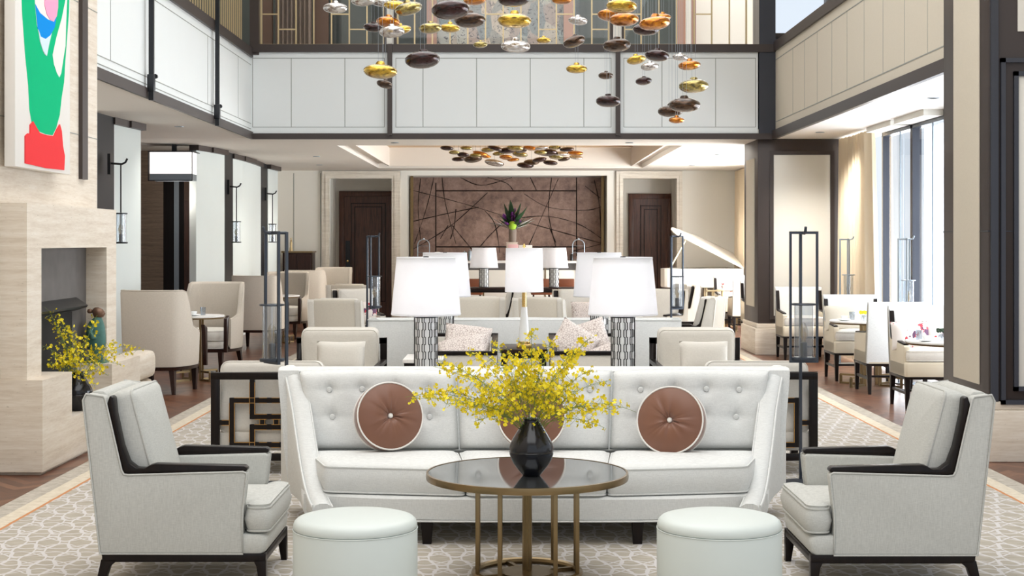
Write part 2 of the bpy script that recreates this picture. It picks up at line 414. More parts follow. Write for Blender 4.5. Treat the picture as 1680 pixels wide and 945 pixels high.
# ================================================================== THE ROOM
CE = 2.84            # height of the low ceiling under the gallery
BK = 27.7            # far wall
struct('floor', MB().box(-10, 8, -2, BK + 1.2, -.12, 0), 'floor', smooth=False)
struct('floor_rug', MB().box(RX0, RX1, RY0, RY1, -.006, .0025), 'rug', smooth=False).name = 'rug'
rug = bpy.data.objects['rug']; del rug['kind']
tag(rug, 'long pale patterned rug of interlaced ovals with an orange border line', 'rug')

# low ceilings (left aisle, right aisle, back room round a coffered tray)
struct('ceiling', MB().box(-10, -3.432, 11.45, 18.99, CE, CE + .12), 'ceiling', smooth=False)
struct('ceiling', MB().box(3.462, 4.7, 10.2, 18.99, CE, CE + .12), 'ceiling', smooth=False)
TX0, TX1, TY0, TY1 = -2.46, 2.40, 20.4, 26.8
c = MB()
c.box(-10, TX0, 19.012, 28.9, CE, CE + .12); c.box(TX1, 4.7, 19.012, 28.9, CE, CE + .12); c.box(TX0, TX1, 19.012, TY0, CE, CE + .12); c.box(TX0, TX1, TY1, 28.9, CE, CE + .12)
struct('ceiling', c, 'ceiling', smooth=False)
c = MB(); i1 = .22
def ring_(c, x0, x1, y0, y1, z0, z1, wd):
    rg = []
    for ins, z in ((0, z0), (wd, z0), (wd, z1), (0, z1), (0, z0)): rg.append([(x0 + ins, y0 + ins, z), (x1 - ins, y0 + ins, z), (x1 - ins, y1 - ins, z), (x0 + ins, y1 - ins, z)])
    c.loft(rg, False, False)
ring_(c, TX0 - .02, TX1 + .02, TY0 - .02, TY1 + .02, CE + .085, CE + .2, i1 - .01)
ring_(c, TX0 + i1 - .035, TX1 - i1 + .035, TY0 + i1 - .035, TY1 - i1 + .035, CE + .03, CE + .37, .03)
struct('trim_1', c, 'ceiling', smooth=False)
struct('ceiling', MB().box(TX0, TX1, TY0, TY1, CE + .375, CE + .5), 'gold_ceiling', smooth=False)
struct('ceiling', MB().box(-8, 8, -2, 19, 7, 7.15), 'ceiling', smooth=False)
struct('ceiling', MB().box(-8, 8, 19, 24, 6.2, 6.35), 'ceiling', smooth=False)

# ---- far wall with the mural niche and two doors
wl = MB()
def zf(py, Y=BK): return Z(py, Y)
xa = [X(p, BK) for p in (541, 643, 668, 996, 1022, 1110)]
ztop = zf(293)
wl.box(-4.6, xa[0], BK, BK + .25, 0, CE); wl.box(xa[1], xa[2], BK, BK + .25, 0, CE); wl.box(xa[3], xa[4], BK, BK + .25, 0, CE); wl.box(xa[5], 4.6, BK, BK + .25, 0, CE)
wl.box(xa[0], xa[1], BK, BK + .25, ztop, CE); wl.box(xa[4], xa[5], BK, BK + .25, ztop, CE); wl.box(xa[2], xa[3], BK, BK + .25, zf(288), CE)
for k in range(0, len(wl.v), 8):
    q = MB(); q.v = wl.v[k:k + 8]; q.f = wl.f[:6]; q.mi = [0] * 6; struct('wall_back', q, 'wall_white', smooth=False)
# panel seams and mouldings of the far wall
s_ = MB()
for px in (482, 526): s_.box(X(px, BK) - .006, X(px, BK) + .006, BK - .004, BK, 0, CE - .05)
struct('trim_2', s_, 'seam', smooth=False)
for k, (a, b) in enumerate(((529, 657), (1011, 1119))):
    x0, x1 = X(a, BK), X(b, BK); o0, o1 = (xa[0], xa[1]) if k == 0 else (xa[4], xa[5])
    f = MB(); f.box(x0, o0, BK - .06, BK, 0, zf(281)); f.box(o1, x1, BK - .06, BK, 0, zf(281)); f.box(x0, x1, BK - .0605, BK, ztop, zf(281))
    f.box(x0 + .06, o0 - .05, BK - .075, BK, 0, ztop + .05); f.box(o1 + .05, x1 - .06, BK - .075, BK, 0, ztop + .05); f.box(x0 + .06, x1 - .06, BK - .0755, BK, ztop + .05, zf(281) - .05)
    struct('trim_%d' % (3 + k), f, 'pale_stone', smooth=False)
    # alcove
    v = MB(); yb = BK + .95
    v.box(o0 - .05, o0, BK + .2, yb, 0, CE); v.box(o1, o1 + .05, BK + .2, yb, 0, CE); v.box(o0, o1, yb, yb + .06, 0, CE)
    struct('wall_alcove', v, 'cream_wall', smooth=False)
    # door with frame, stepped panels, plate and knob
    dx0, dx1 = (X(557, yb), o1 - .005) if k == 0 else (X(1031, yb), o1 - .01)
    dz = Z(314 if k == 0 else 318, yb)
    d = thing('door_%d' % (k + 1), '', '', (0, 0, 0)); del d['label']; del d['category']; d['kind'] = 'structure'
    fr = MB(); fr.box(dx0, dx0 + .1, yb - .08, yb - .005, 0, dz); fr.box(dx1 - .06, dx1, yb - .08, yb - .005, 0, dz); fr.box(dx0, dx1, yb - .081, yb - .005, dz - .1, dz)
    fr.build('door_frame', 'walnut', d, bevel=.008)
    lf = MB(); lf.box(dx0 + .1, dx1 - .06, yb - .05, yb - .006, 0.01, dz - .1); lf.build('door_leaf', 'walnut', d)
    for q in (.13, .20):
        pm = MB(); a0, a1, t = dx0 + .1 + q, dx1 - .06 - q, dz - .1 - q
        for bx in ((a0, a0 + .018, .3, t), (a1 - .018, a1, .3, t), (a0, a1, t - .018, t), (a0, a1, .3, .318)): pm.box(bx[0], bx[1], yb - .062, yb - .045, bx[2], bx[3])
        pm.build('door_moulding', 'espresso', d)
    hx = dx0 + .17 if k == 0 else dx0 + .15
    if k == 0: MB().box(hx - .045, hx + .045, yb - .062, yb - .048, .85, 1.5).build('door_plate', 'black_metal', d)
    MB().lathe([(.004, -.03), (.02, -.025), (.022, 0), (.012, .01), (.012, .03)], 12).build('door_knob', 'brass_bright', d).matrix_local = Matrix.Translation((hx, yb - .07, 1.1)) @ Matrix.Rotation(-PI / 2, 4, 'X')
# mural niche
n0, n1 = xa[2], xa[3]
v = MB(); v.box(n0 - .05, n0, BK + .2, BK + .6, 0, CE); v.box(n1, n1 + .05, BK + .2, BK + .6, 0, CE); v.box(n0, n1, BK + .6, BK + .66, 0, CE)
for k in range(0, len(v.v), 8):
    q = MB(); q.v = v.v[k:k + 8]; q.f = v.f[:6]; q.mi = [0] * 6; struct('wall_niche', q, 'cream_wall', smooth=False)
mu = thing('mural', 'large brown bronze relief mural of crossing lines behind the buffet counter', 'artwork', (0, BK + .5, 0))
yM = BK + .5
def mx(px): return X(px, yM)
def mz(py): return Z(py, yM)
MB().box(n0 + .02, n1 - .02, .02, .08, .9, mz(291)).build('mural_panel', 'patina', mu)
ln = MB()
for pl in (([(715, 418), (715, 300)]), ([(715, 313), (946, 313)]), ([(946, 291), (946, 420)]), ([(715, 405), (946, 405)])):
    ln.tube([(mx(a), .02, mz(b)) for a, b in pl], .011, 4)
curves = [[(672, 311), (760, 334), (840, 358), (900, 375), (990, 400)], [(712, 291), (700, 340), (680, 400)], [(800, 316), (745, 366), (700, 396), (675, 410)], [(678, 363), (735, 350), (785, 340)],
          [(725, 291), (731, 335), (748, 400)], [(840, 291), (790, 304), (755, 291)], [(860, 420), (900, 330), (916, 293)], [(905, 291), (900, 350), (912, 405)], [(860, 318), (900, 340), (960, 345), (990, 338)],
          [(855, 357), (900, 355), (950, 368), (988, 392)], [(742, 370), (760, 392), (775, 410)], [(735, 370), (722, 392)], [(795, 345), (812, 368), (820, 415)], [(825, 365), (800, 390), (785, 408)],
          [(975, 295), (984, 340), (986, 400)], [(870, 291), (880, 312)], [(900, 370), (912, 398)], [(940, 412), (988, 400)], [(960, 305), (985, 325)], [(690, 293), (686, 340), (690, 395)], [(800, 291), (830, 300), (842, 312)], [(748, 343), (745, 372), (739, 392)]]
for cu in curves:
    pts = [(mx(a), .018, mz(b)) for a, b in cu]; P = []
    for i in range(len(pts) - 1):
        for t in range(6):
            a = Vector(pts[max(i - 1, 0)]); b = Vector(pts[i]); c_ = Vector(pts[i + 1]); d_ = Vector(pts[min(i + 2, len(pts) - 1)]); t_ = t / 6
            P.append(.5 * ((2 * b) + (c_ - a) * t_ + (2 * a - 5 * b + 4 * c_ - d_) * t_ ** 2 + (3 * b - 3 * c_ + d_ - a) * t_ ** 3))
    P.append(Vector(pts[-1])); ln.tube(P, [R.uniform(.003, .010) for _ in P], 4)
ln.build('relief_line', 'ebony', mu)
fr = MB()
for a, b in ((n0 + .03, n0 + .085), (n1 - .085, n1 - .03)): fr = MB(); fr.box(a, b, -.06, .019, 0.9, mz(289)); fr.build('brass_edge', 'brass', mu)

# ---- left side: stone chimney wall, aisle, plaster fins, lobby
WX = -3.28
struct('wall_left', MB().box(WX - .5, WX, -2, 11.47, 0, 7), 'travertine', smooth=False)
def lY(px, x): return x * F / (px - 840)
j = MB()
for z0 in (2.30, 3.3): j.box(WX, WX + .003, 9.0, 11.47, z0, z0 + .006)
struct('trim_5', j, 'seam', smooth=False)
struct('trim_6', MB().box(WX, WX + .03, lY(138, WX) - .14, lY(138, WX), Z(290, 10.6), 7), 'bronze', smooth=False)  # dark strip in place of a recessed slot, its shade put into the colour
# fireplace
fp = thing('fireplace', 'travertine fireplace with raised hearth and dark firebox under the painting', 'fireplace', (0, 0, 0))
FX = -3.11; y0, y1 = 9.3, 11.4; o0, o1 = lY(68, FX), lY(175, FX); zt = Z(333, 9.3); zo = 1.45
m = MB(); m.box(WX, FX, y0, o0, .6, zt); m.box(WX, FX, o1, y1, .576, zt); m.box(WX, FX, o0, o1, zo, zt)
m.build('chimney_breast', 'travertine', fp, smooth=False)
MB().box(WX + .005, WX + .012, o0, o1, .3, zo).build('firebox_lining', 'slate', fp)
q1 = lY(117, WX + .01)
MB().box(WX + .012, WX + .016, o0, q1, .3, Z(505, 10.6)).build('firebox_opening', 'firebox_black', fp)  # flat black sheet stands in for the open firebox
hd = MB(); hz = Z(490, 10.6); hd.prism([(WX + .012, hz), (WX + .012, hz - .10), (WX + .09, hz - .075), (WX + .10, hz - .06)], 'y', o0 - .0, q1 + .12)
hd.build('firebox_hood', 'black_metal', fp, smooth=False)
h = MB(); h.box(WX, -3.0, 9.27, 9.89, .02, .608); h.box(WX - .0, -3.0, 9.89, 10.88, .02, .30)
h.box(WX, -3.02, 9.3, 11.2, 0, .02); h.box(WX, -3.0, 10.88, 11.7, .03, .575)
h.build('hearth', 'travertine', fp, smooth=False)
cr = MB()
for (za, zb, xr) in ((.36, .58, -3.02), (.10, .345, -3.04)):
    hy = .30; rings = []
    for t in (0, .04, .12, .3, .5, .7, .88, .96, 1):
        k = math.sqrt(max(0, 1 - (2 * t - 1) ** 4)); rings.append([(x, y, za + (zb - za) * t) for x, y, _ in rr(-3.12, 11.95, 0, (.12 - (-3.02 - xr)) * (.7 + .3 * k), hy * (.86 + .14 * k), .05)])
    cr.loft(rings)
cr.build('carved_corbel', 'travertine', fp, sharp=60)

# painting
PX = -3.17
pt = thing('painting', 'tall abstract painting of a green hand shape on a red base, hung above the fireplace', 'painting', (PX, 9.8, 3))
def pp(px, py): Y = lY(px, PX); return (Y - 9.8, Z(py, Y) - 3)
ya, yb_ = lY(25, PX), lY(115, PX); zb = Z(273, ya)
MB().box(-.07, 0, ya - 9.8, yb_ - 9.8, zb - 3, 1.6).build('canvas', 'canvas', pt, bevel=.004)
def shp(name, mat, pts, lay):
    poly = [pp(a, b) for a, b in pts]; MB().prism(poly, 'x', .0005, .0012 + .0012 * lay).build(name, mat, pt, smooth=False)
shp('green_shape', 'green_paint', [(33, -70), (36, 20), (41, 90), (46, 140), (48, 180), (52, 203), (60, 214), (74, 220), (86, 222), (92, 210), (98, 188), (101, 160), (105, 135), (107, 100), (110, 60), (113, 20), (115, -70)], 0)
shp('cream_shape', 'canvas', [(54, -70), (57, 6), (60, 40), (66, 70), (72, 88), (76, 92), (79, 78), (85, 52), (92, 20), (96, -70)], 1)
shp('cream_shape', 'canvas', [(108, -70), (107, 0), (101, 30), (92, 62), (86, 90), (88, 105), (93, 120), (97, 127), (100, 120), (103, 100), (107, 75), (108, 40), (110, -10), (111, -70)], 1)
shp('blue_shape', 'blue_paint', [(57, 6), (65, 21), (78, 32), (88, 36), (94, 16), (89, 45), (82, 58), (74, 64), (66, 60), (61, 46)], 2)
shp('pale_shape', 'pale_paint', [(62, 48), (66, 60), (74, 64), (83, 57), (79, 76), (76, 92), (70, 84), (65, 68)], 3)
shp('pink_shape', 'pink_paint', [(71, -70), (72, 8), (76, 24), (82, 33), (87, 35), (92, 26), (94, 12), (95, -70)], 4)
shp('red_shape', 'red_paint', [(40, 268), (40, 223), (44, 219), (48, 219), (48, 205), (53, 199), (58, 208), (64, 218), (76, 222), (87, 223), (92, 212), (97, 204), (100, 215), (102, 240), (105, 256), (104, 279), (75, 276)], 5)

# dark strips and plaster fins of the left aisle
FXs = -4.27
def vwall(name, p0, p1, z0, z1, mat, th=.06, kind='structure'):
    a = Vector((p0[0], p0[1], 0)); b = Vector((p1[0], p1[1], 0)); d = (b - a).normalized(); n = Vector((-d.y, d.x, 0)) * th
    mb = MB(); q = [a, b, b + n, a + n]; mb.loft([[(v.x, v.y, z0) for v in q], [(v.x, v.y, z1) for v in q]])
    o = mb.build(name, mat, None, smooth=False); o['kind'] = kind; return o
vwall('wall_left_strip', (-4.34, 14.9), (-4.32, 15.75), 0, CE, 'black_metal', .08)
vwall('wall_left_strip', (-4.29, 21.45), (-4.29, 22.3), 0, CE, 'black_metal', .08)
vwall('wall_left_strip', (-4.30, 24.9), (-4.30, 25.5), 0, CE, 'black_metal', .08)
vwall('wall_left', (-4.30, 10.5), (-4.30, 14.95), 0, CE, 'wall_white', .08)
fins = [((-4.34, 15.75), (-4.30, 16.2)), ((-4.30, 16.2), (-4.26, 16.65)), ((-4.42, 20.3), (-4.33, 20.8)), ((-4.33, 20.8), (-4.25, 21.45)), ((-4.30, 22.3), (-4.27, 23.0)), ((-4.27, 23.0), (-4.28, 24.0)), ((-4.28, 24.0), (-4.31, 24.9)), ((-4.29, 25.5), (-4.26, 26.4))]
for a, b in fins: vwall('wall_left_fin', a, b, 0, CE - .07, 'fin', .10)
for k, (a, b) in enumerate(fins):
    a2 = (a[0] + .04 + .02 * (k % 2), a[1] - .02); b2 = (b[0] + .04 + .02 * (k % 2), b[1] + .02); vwall('trim_%d' % (10 + k), a2, b2, CE - .075, CE - .001, 'bronze', .14)
vwall('wall_left', (-4.5, 26.4), (-4.5, BK), 0, CE, 'cream_wall', .08)
# lobby beyond the gap between the fins
YL = 21.6
b = MB(); b.box(-7, X(268, YL), YL, YL + .1, 0, CE); struct('wall_lobby', b, 'travertine_dark', smooth=False)
b = MB(); b.box(X(268, YL), X(286, YL), YL, YL + .1, 0, CE); struct('trim_20', b, 'ebony', smooth=False)
b = MB(); b.box(X(286, YL), X(294, YL), YL - .02, YL + .1, 0, CE); struct('trim_21', b, 'pewter', smooth=False)
b = MB(); b.box(X(294, YL), X(302, YL), YL - .01, YL + .1, 0, CE); struct('trim_22', b, 'ebony', smooth=False)
b = MB(); b.box(X(302, YL), -4.35, YL, YL + .1, 0, 2.1); struct('door_3', b, 'walnut', smooth=False)
b = MB(); b.box(X(302, YL), -4.35, YL, YL + .1, 2.1, CE); struct('wall_lobby_upper', b, 'brown_wall', smooth=False)
struct('wall_lobby_side', MB().box(-7.1, -7, 10, 22, 0, CE), 'travertine_dark', smooth=False)

# ---- gallery fascias
GZ0, GZ1 = CE, 3.97
YB = 19.0
def gz(py): return Z(py, YB)
g = MB(); g.box(-3.42, 3.22, YB, YB + .3, GZ0 + .02, gz(85)); struct('wall_gallery_back', g, 'white_panel', smooth=False)
g = MB(); g.box(-3.42, 3.45, YB - .03, YB - .001, GZ0 - .012, gz(219)); g.box(-3.42, 3.45, YB - .04, YB + .3, gz(86), gz(73)); struct('trim_30', g, 'bronze', smooth=False)
g = MB()
for a, b in ((414, 631), (649, 1003), (1023, 1240)):
    x0, x1 = X(a, YB), X(b, YB); z0, z1 = gz(209), gz(95)
    for bx in ((x0, x1, z0, z0 + .008), (x0, x1, z1 - .008, z1), (x0, x0 + .008, z0, z1), (x1 - .008, x1, z0, z1)): g.box(bx[0], bx[1], YB - .003, YB, bx[2], bx[3])
for px in (478, 566, 694, 782, 870, 958, 1086, 1174): g.box(X(px, YB) - .004, X(px, YB) + .004, YB - .003, YB, gz(209), gz(95))
struct('trim_31', g, 'seam', smooth=False)
g = MB()
for px in (640, 1013.5): g.box(X(px, YB) - .03, X(px, YB) + .03, YB - .07, YB, gz(223), gz(73))
struct('trim_32', g, 'bronze', smooth=False)
struct('trim_33', MB().box(X(1245, YB), X(1272, YB), YB - .02, YB + .3, GZ0, 6.3), 'bronze_blue', smooth=False)
# left fascia
LX = -3.42
g = MB(); g.box(LX - .3, LX, 11.47, YB, GZ0 + .02, 3.92); struct('wall_gallery_left', g, 'white_panel', smooth=False)
g = MB(); g.box(LX + .001, LX + .03, 11.47, YB, GZ0 - .012, GZ0 + .085); g.box(LX - .3, LX + .03, 11.47, YB, 3.90, 4.02); struct('trim_34', g, 'bronze', smooth=False)
g = MB()
for z0 in (GZ0 + .19, GZ0 + .12, 3.80): g.box(LX, LX + .003, 11.47, YB, z0, z0 + .008)
for yy in (12.35, 13.75, 16.62, 16.3, 18.1): g.box(LX, LX + .003, yy, yy + .008, GZ0 + .19, 3.80)
struct('trim_35', g, 'seam', smooth=False)
for px in (238, 348):
    yy = lY(px, LX)
    t = thing('post_bracket', 'dark metal hanging post clamped to the gallery side, ' + ('over the fireplace end' if px == 238 else 'nearer the gallery corner'), 'metal post', (LX + .06, yy, CE - .05))
    MB().box(-.022, .022, -.022, .022, 0.02, 3.4).build('post', 'black_metal', t)
    MB().box(-.034, .03, -.034, .034, .1, .26).build('clamp', 'black_metal', t, bevel=.006)
    MB().lathe([(.002, 0), (.022, .0), (.022, .03), (.01, .035), (.01, .08), (.002, .082)], 10).build('knob', 'black_metal', t).matrix_local = Matrix.Translation((0.02, .05, .25)) @ Matrix.Rotation(-PI / 2, 4, 'X')
# right fascia
BX = 3.45
g = MB(); g.box(BX, BX + .3, 10.2, YB, GZ0 + .02, 4.0); struct('wall_gallery_right', g, 'beige_panel', smooth=False)
g = MB(); g.box(BX - .05, BX - .001, 10.2, YB, GZ0 - .012, GZ0 + .10); g.box(BX - .03, BX + .3, 10.2, YB, 3.98, 4.10); struct('trim_36', g, 'bronze', smooth=False)
g = MB()
for z0 in (GZ0 + .21, 3.86): g.box(BX - .003, BX, 10.2, YB, z0, z0 + .01)
for px in (1301, 1320, 1341, 1365, 1390, 1418, 1449, 1484, 1522): yy = lY(px, BX); g.box(BX - .002, BX, yy, yy + .006, GZ0 + .21, 3.86)
struct('trim_37', g, 'seam', smooth=False)
# gallery slab and upper rooms
s_ = MB(); s_.box(-8, LX - .3, 11.47, YB, 3.5, 3.9); s_.box(BX + .3, 4.7, 10.2, YB, 3.5, 3.9); s_.box(-8, 4.7, YB + .3, 24, 3.5, 3.9); struct('floor_gallery', s_, 'ceiling', smooth=False)
struct('wall_upper_left', MB().box(-6.1, -6, 5, 24, 3.9, 7), 'brown_wall', smooth=False)
struct('wall_upper_right', MB().box(4.76, 4.86, -2, 19.2, 2.965, 7), 'wall_white', smooth=False)
struct('wall_upper_back', MB().box(-6, 3.55, 21.6, 21.7, 3.9, 6.3), 'dark_room', smooth=False)
def ub(name, a, b, Y, mat, z1=6.2):
    return struct(name, MB().box(X(a, Y), X(b, Y), Y, Y + .12, 3.9, z1), mat, smooth=False)
ub('wall_upper_pilaster', 431, 446, 20.8, 'brown_wall'); ub('wall_upper_pilaster', 516, 538, 20.8, 'brown_wall')
ub('wall_upper_panel', 560, 610, 21.0, 'dark_room'); ub('wall_upper_glass', 712, 925, 20.7, 'tapestry')
ub('wall_upper_pilaster', 925, 942, 20.5, 'rose_wall'); ub('wall_upper_pilaster', 1112, 1142, 20.5, 'rose_wall'); ub('wall_upper_pilaster', 700, 716, 20.5, 'rose_wall')
ub('wall_upper_panel', 1142, 1235, 20.9, 'wall_white'); ub('wall_upper_pilaster', 1126, 1134, 20.4, 'wall_white')
cu = MB(); pts = []
for k in range(60):
    x = X(452, 20.6) + k / 59 * (X(512, 20.6) - X(452, 20.6)); pts.append((x, 20.6 + .035 * math.sin(k * .9)))
cu.loft([[(x, y, z) for x, y in pts] for z in (3.9, 6.2)], closed=False)
tag(cu.build('curtain', 'taupe'), 'taupe drape behind the gold screen of the upper gallery', 'curtain')

# gold mullioned screens on the gallery: one thing per bay
def screen(a, b, label, step=29.3, hs=()):
    t = thing('gallery_screen', label, 'glazed screen', (X((a + b) / 2, YB), YB + .12, gz(73)))
    ox, oz = t.location.x, t.location.z; fm = MB(); x0, x1 = X(a, YB) - ox, X(b, YB) - ox; z1 = 2.1
    for bx in ((x0, x0 + .022), (x1 - .022, x1)): fm.box(bx[0], bx[1], -.015, .015, 0, z1)
    fm.box(x0, x1, -.015, .015, 0, .022); fm.build('frame', 'champagne', t)
    n = max(1, round((b - a) / step)); w_ = (x1 - x0) / n
    bars = MB()
    for k in range(1, n): bars.box(x0 + k * w_ - .009, x0 + k * w_ + .009, -.012, .012, 0.02, z1)
    bars.build('mullion', 'champagne', t)
    hb = MB()
    for k, py in hs:
        z = gz(py) - oz; hb.box(x0 + k * w_, x0 + (k + 1) * w_, -.011, .011, z - .008, z + .008)
    for k in range(n): z = R.uniform(.7, 2); hb.box(x0 + k * w_, x0 + (k + 1) * w_, -.011, .011, z - .008, z + .008)
    hb.build('crossbar', 'champagne', t)
    MB().add([(x0, 0, .02), (x1, 0, .02), (x1, 0, z1), (x0, 0, z1)], [(0, 1, 2, 3)]).build('pane', 'pane', t)
screen(425, 630, 'gold framed glass screen of the gallery in front of the taupe drape', hs=((0, 21), (1, 46), (4, 21), (5, 46)))
screen(650, 1001, 'wide gold framed glass screen of the gallery in front of the coloured abstract wall', hs=((5, 21), (6, 21), (9, 21), (8, 46), (11, 46), (11, 21)))
screen(1024, 1228, 'gold framed glass screen of the gallery in front of the cream panelling', hs=((0, 21), (0, 46), (1, 46), (4, 21)))
g = MB()
for px in (640, 1013): g.box(X(px - 7, YB), X(px + 7, YB), YB + .02, YB + .2, gz(73), 6.2)
struct('trim_38', g, 'wall_white', smooth=False)
g = MB()
for px in (632, 648, 1003, 1022): g.box(X(px, YB) - .015, X(px, YB) + .015, YB + .0, YB + .2, gz(73), 6.2)
struct('trim_39', g, 'bronze', smooth=False)
struct('trim_40', MB().box(X(410, YB), X(425, YB), YB - .02, YB + .3, gz(90), 6.2), 'bronze', smooth=False)
# left gallery railing
t = thing('gallery_railing', 'railing of slim gold bars on the side gallery above the fireplace wall', 'railing', (LX - .1, 15, 4.02))
b = MB(); y = 11.7 - 15
while y < 3.9: b.box(-.008, .008, y, y + .016, 0, 2.1); y += .13
b.build('bar', 'champagne', t); MB().box(-.03, .03, -3.5, 4, 0, .03).build('rail', 'bronze', t)

# ---- right side: window wall, column, pillar, curtains
def pier(name, x0, x1, y0, y1, front, side_l, z1=6.3, base=.41):
    """clad pier with mitred frames and inset panels: front = [(xa, xb, za, zb)] on the camera face, side_l = [(ya, yb, za, zb)] on the atrium face"""
    mb = MB(); mb.box(x0, x1, y0, y1, base, z1); o = struct(name, mb, 'bronze', bevel=.012, seg=2)
    pl = MB(); pl.box(x0 - .04, x1 + .04, y0 - .04, y1 + .04, 0, base - .06); pl.box(x0 - .02, x1 + .02, y0 - .02, y1 + .02, base - .06, base)
    struct('baseboard_' + name.split('_')[-1], pl, 'travertine', bevel=.01)
    return o
cx0, cx1, cy0, cy1 = X(1243, 19.1), 4.39, 19.1, 20.2
pier('pillar_column', cx0, cx1, cy0, cy1, 0, 0, CE)
ux0, ux1, uz = X(1269, cy0), X(1362, cy0), Z(52, cy0)
m = MB(); m.box(cx0, ux0, cy0 + .15, cy0 + .4, 2.97, 6.19); struct('pillar_column_upper', m, 'bronze_blue', bevel=.01)
m = MB(); m.box(ux1, ux1 + .14, cy0 + .15, cy0 + .4, 2.97, 6.19); struct('pillar_column_upper', m, 'bronze_blue', bevel=.01)
m = MB(); m.box(ux1 + .32, 4.75, cy0 + .15, cy0 + .4, 2.97, 6.19); struct('pillar_column_upper', m, 'bronze_blue', bevel=.01)
m = MB(); m.box(ux0, 4.75, cy0 + .151, cy0 + .399, 2.97, uz); struct('pillar_column_upper', m, 'bronze_blue', bevel=.01)
struct('window_9', MB().add([(ux0, cy0 + .3, uz), (4.75, cy0 + .3, uz), (4.75, cy0 + .3, 6.19), (ux0, cy0 + .3, 6.19)], [(0, 1, 2, 3)]), 'pane', smooth=False)
fx0, fx1 = X(1269, cy0), X(1362, cy0)
def inset(name, mb, mat): struct(name, mb, mat, bevel=.004)
m = MB(); m.box(fx0, fx1, cy0 - .012, cy0, Z(518, cy0), Z(254, cy0)); inset('wall_column_panel', m, 'wall_white')
m = MB(); m.box(cx0 - .012, cx0, cy0 + .22, cy1 - .22, .62, 2.6); inset('wall_column_panel', m, 'beige_panel')
m = MB()
for x0_, x1_, z0_, z1_ in ((fx0 - .05, fx0, Z(518, cy0) - .05, Z(254, cy0) + .05), (fx1, fx1 + .05, Z(518, cy0) - .05, Z(254, cy0) + .05), (fx0, fx1, Z(254, cy0), Z(254, cy0) + .05), (fx0, fx1, Z(518, cy0) - .05, Z(518, cy0)),
                           (fx0 - .05, fx0, Z(52, cy0) - .06, 6.2), (fx1, fx1 + .05, Z(52, cy0) - .06, 6.2), (fx0, fx1, Z(52, cy0) - .06, Z(52, cy0))):
    up_ = z1_ > 3.2; yy = cy0 + (.15 if up_ else 0); m.box(x0_, x1_, yy - .022, yy, z0_, z1_)
struct('trim_41', m, 'bronze', smooth=False)
px0, py0, py1 = 3.24, 9.86, 10.9
pier('pillar_front', px0, 5.2, py0, py1, 0, 0, 7)
m = MB(); m.box(px0 - .010, px0, lY(1608, px0), lY(1566, px0), Z(627, 10.2), 7); inset('wall_pillar_panel', m, 'beige_panel')
fa = X(1669, py0)
m = MB(); m.box(fa, 5.0, py0 - .012, py0, Z(634, py0), Z(125, py0)); inset('wall_pillar_panel', m, 'wall_white')
m = MB(); m.box(fa - .0, 5.0, py0 - .012, py0, Z(52, py0), 7); inset('wall_pillar_panel', m, 'wall_white')
m = MB()
zb0, zt0 = Z(634, py0), Z(125, py0)
for d_, t_ in ((.0, .03), (.09, .05)):
    m.box(fa - .03 - d_, fa - d_, py0 - .02 - t_ * .3, py0, zb0 - .03 - d_, zt0 + .03 + d_); m.box(fa - .03 - d_, 5.1, py0 - .02 - t_ * .3, py0, zt0 + d_, zt0 + .03 + d_); m.box(fa - .03 - d_, 5.1, py0 - .02 - t_ * .3, py0, zb0 - .03 - d_, zb0 - d_)
m.box(px0 + .01, px0 + .06, py0 - .02, py0, .41, 7)
m.box(px0 - .004, px0, py0, py1, Z(380, 9.9), Z(380, 9.9) + .008); m.box(px0, 5.2, py0 - .003, py0, Z(380, 9.86), Z(380, 9.86) + .006)
struct('trim_42', m, 'bronze_blue', smooth=False)
# window wall
WXR = 4.45
ys = [12.0, 13.35, 14.75, 16.02, 17.3]
for k in range(len(ys) - 1):
    a, b_ = ys[k], ys[k + 1]; t = thing('window_%d' % (k + 1), '', '', (WXR, (a + b_) / 2, 0)); del t['label']; del t['category']; t['kind'] = 'structure'
    hf = (b_ - a) / 2; fm = MB()
    for s in (-1, 1): fm.box(-.04, .06, s * hf - .045 * (s > 0) , s * hf + .045 * (s < 0), .05, CE)
    fm.box(-.04, .06, -hf, hf, .05, .14); fm.box(-.04, .06, -hf, hf, CE - .1, CE); fm.build('window_frame', 'bronze_blue', t, smooth=False)
    MB().add([(0, -hf + .045, .14), (0, hf - .045, .14), (0, hf - .045, CE - .1), (0, -hf + .045, CE - .1)], [(0, 1, 2, 3)]).build('window_pane', 'pane', t)
    sm = MB(); sm.box(-.03, -.015, -hf * .2, -hf * .2 + .02, .14, CE - .1); sm.build('window_mullion', 'pewter', t)
struct('wall_right', MB().box(WXR, WXR + .2, 17.3, BK + .2, 0, CE), 'wall_white', smooth=False) if False else None
# beyond the column the far windows
for k, (a, b_) in enumerate(((20.6, 22.2), (22.2, 23.8), (23.8, 25.4))):
    t = thing('window_%d' % (k + 5), '', '', (WXR, (a + b_) / 2, 0)); del t['label']; del t['category']; t['kind'] = 'structure'; hf = .8; fm = MB()
    for s in (-1, 1): fm.box(-.04, .06, s * hf - .045 * (s > 0), s * hf + .045 * (s < 0), .05, CE)
    fm.box(-.04, .06, -hf, hf, .05, .14); fm.box(-.04, .06, -hf, hf, CE - .1, CE); fm.build('window_frame', 'bronze_blue', t, smooth=False)
    MB().add([(0, -hf + .045, .14), (0, hf - .045, .14), (0, hf - .045, CE - .1), (0, -hf + .045, CE - .1)], [(0, 1, 2, 3)]).build('window_pane', 'pane', t)
m = MB(); m.box(WXR, WXR + .2, 18.9, 20.6, 0, CE); m.box(WXR, WXR + .2, 25.4, BK + .3, 0, CE); struct('wall_right', m, 'wall_white', smooth=False)
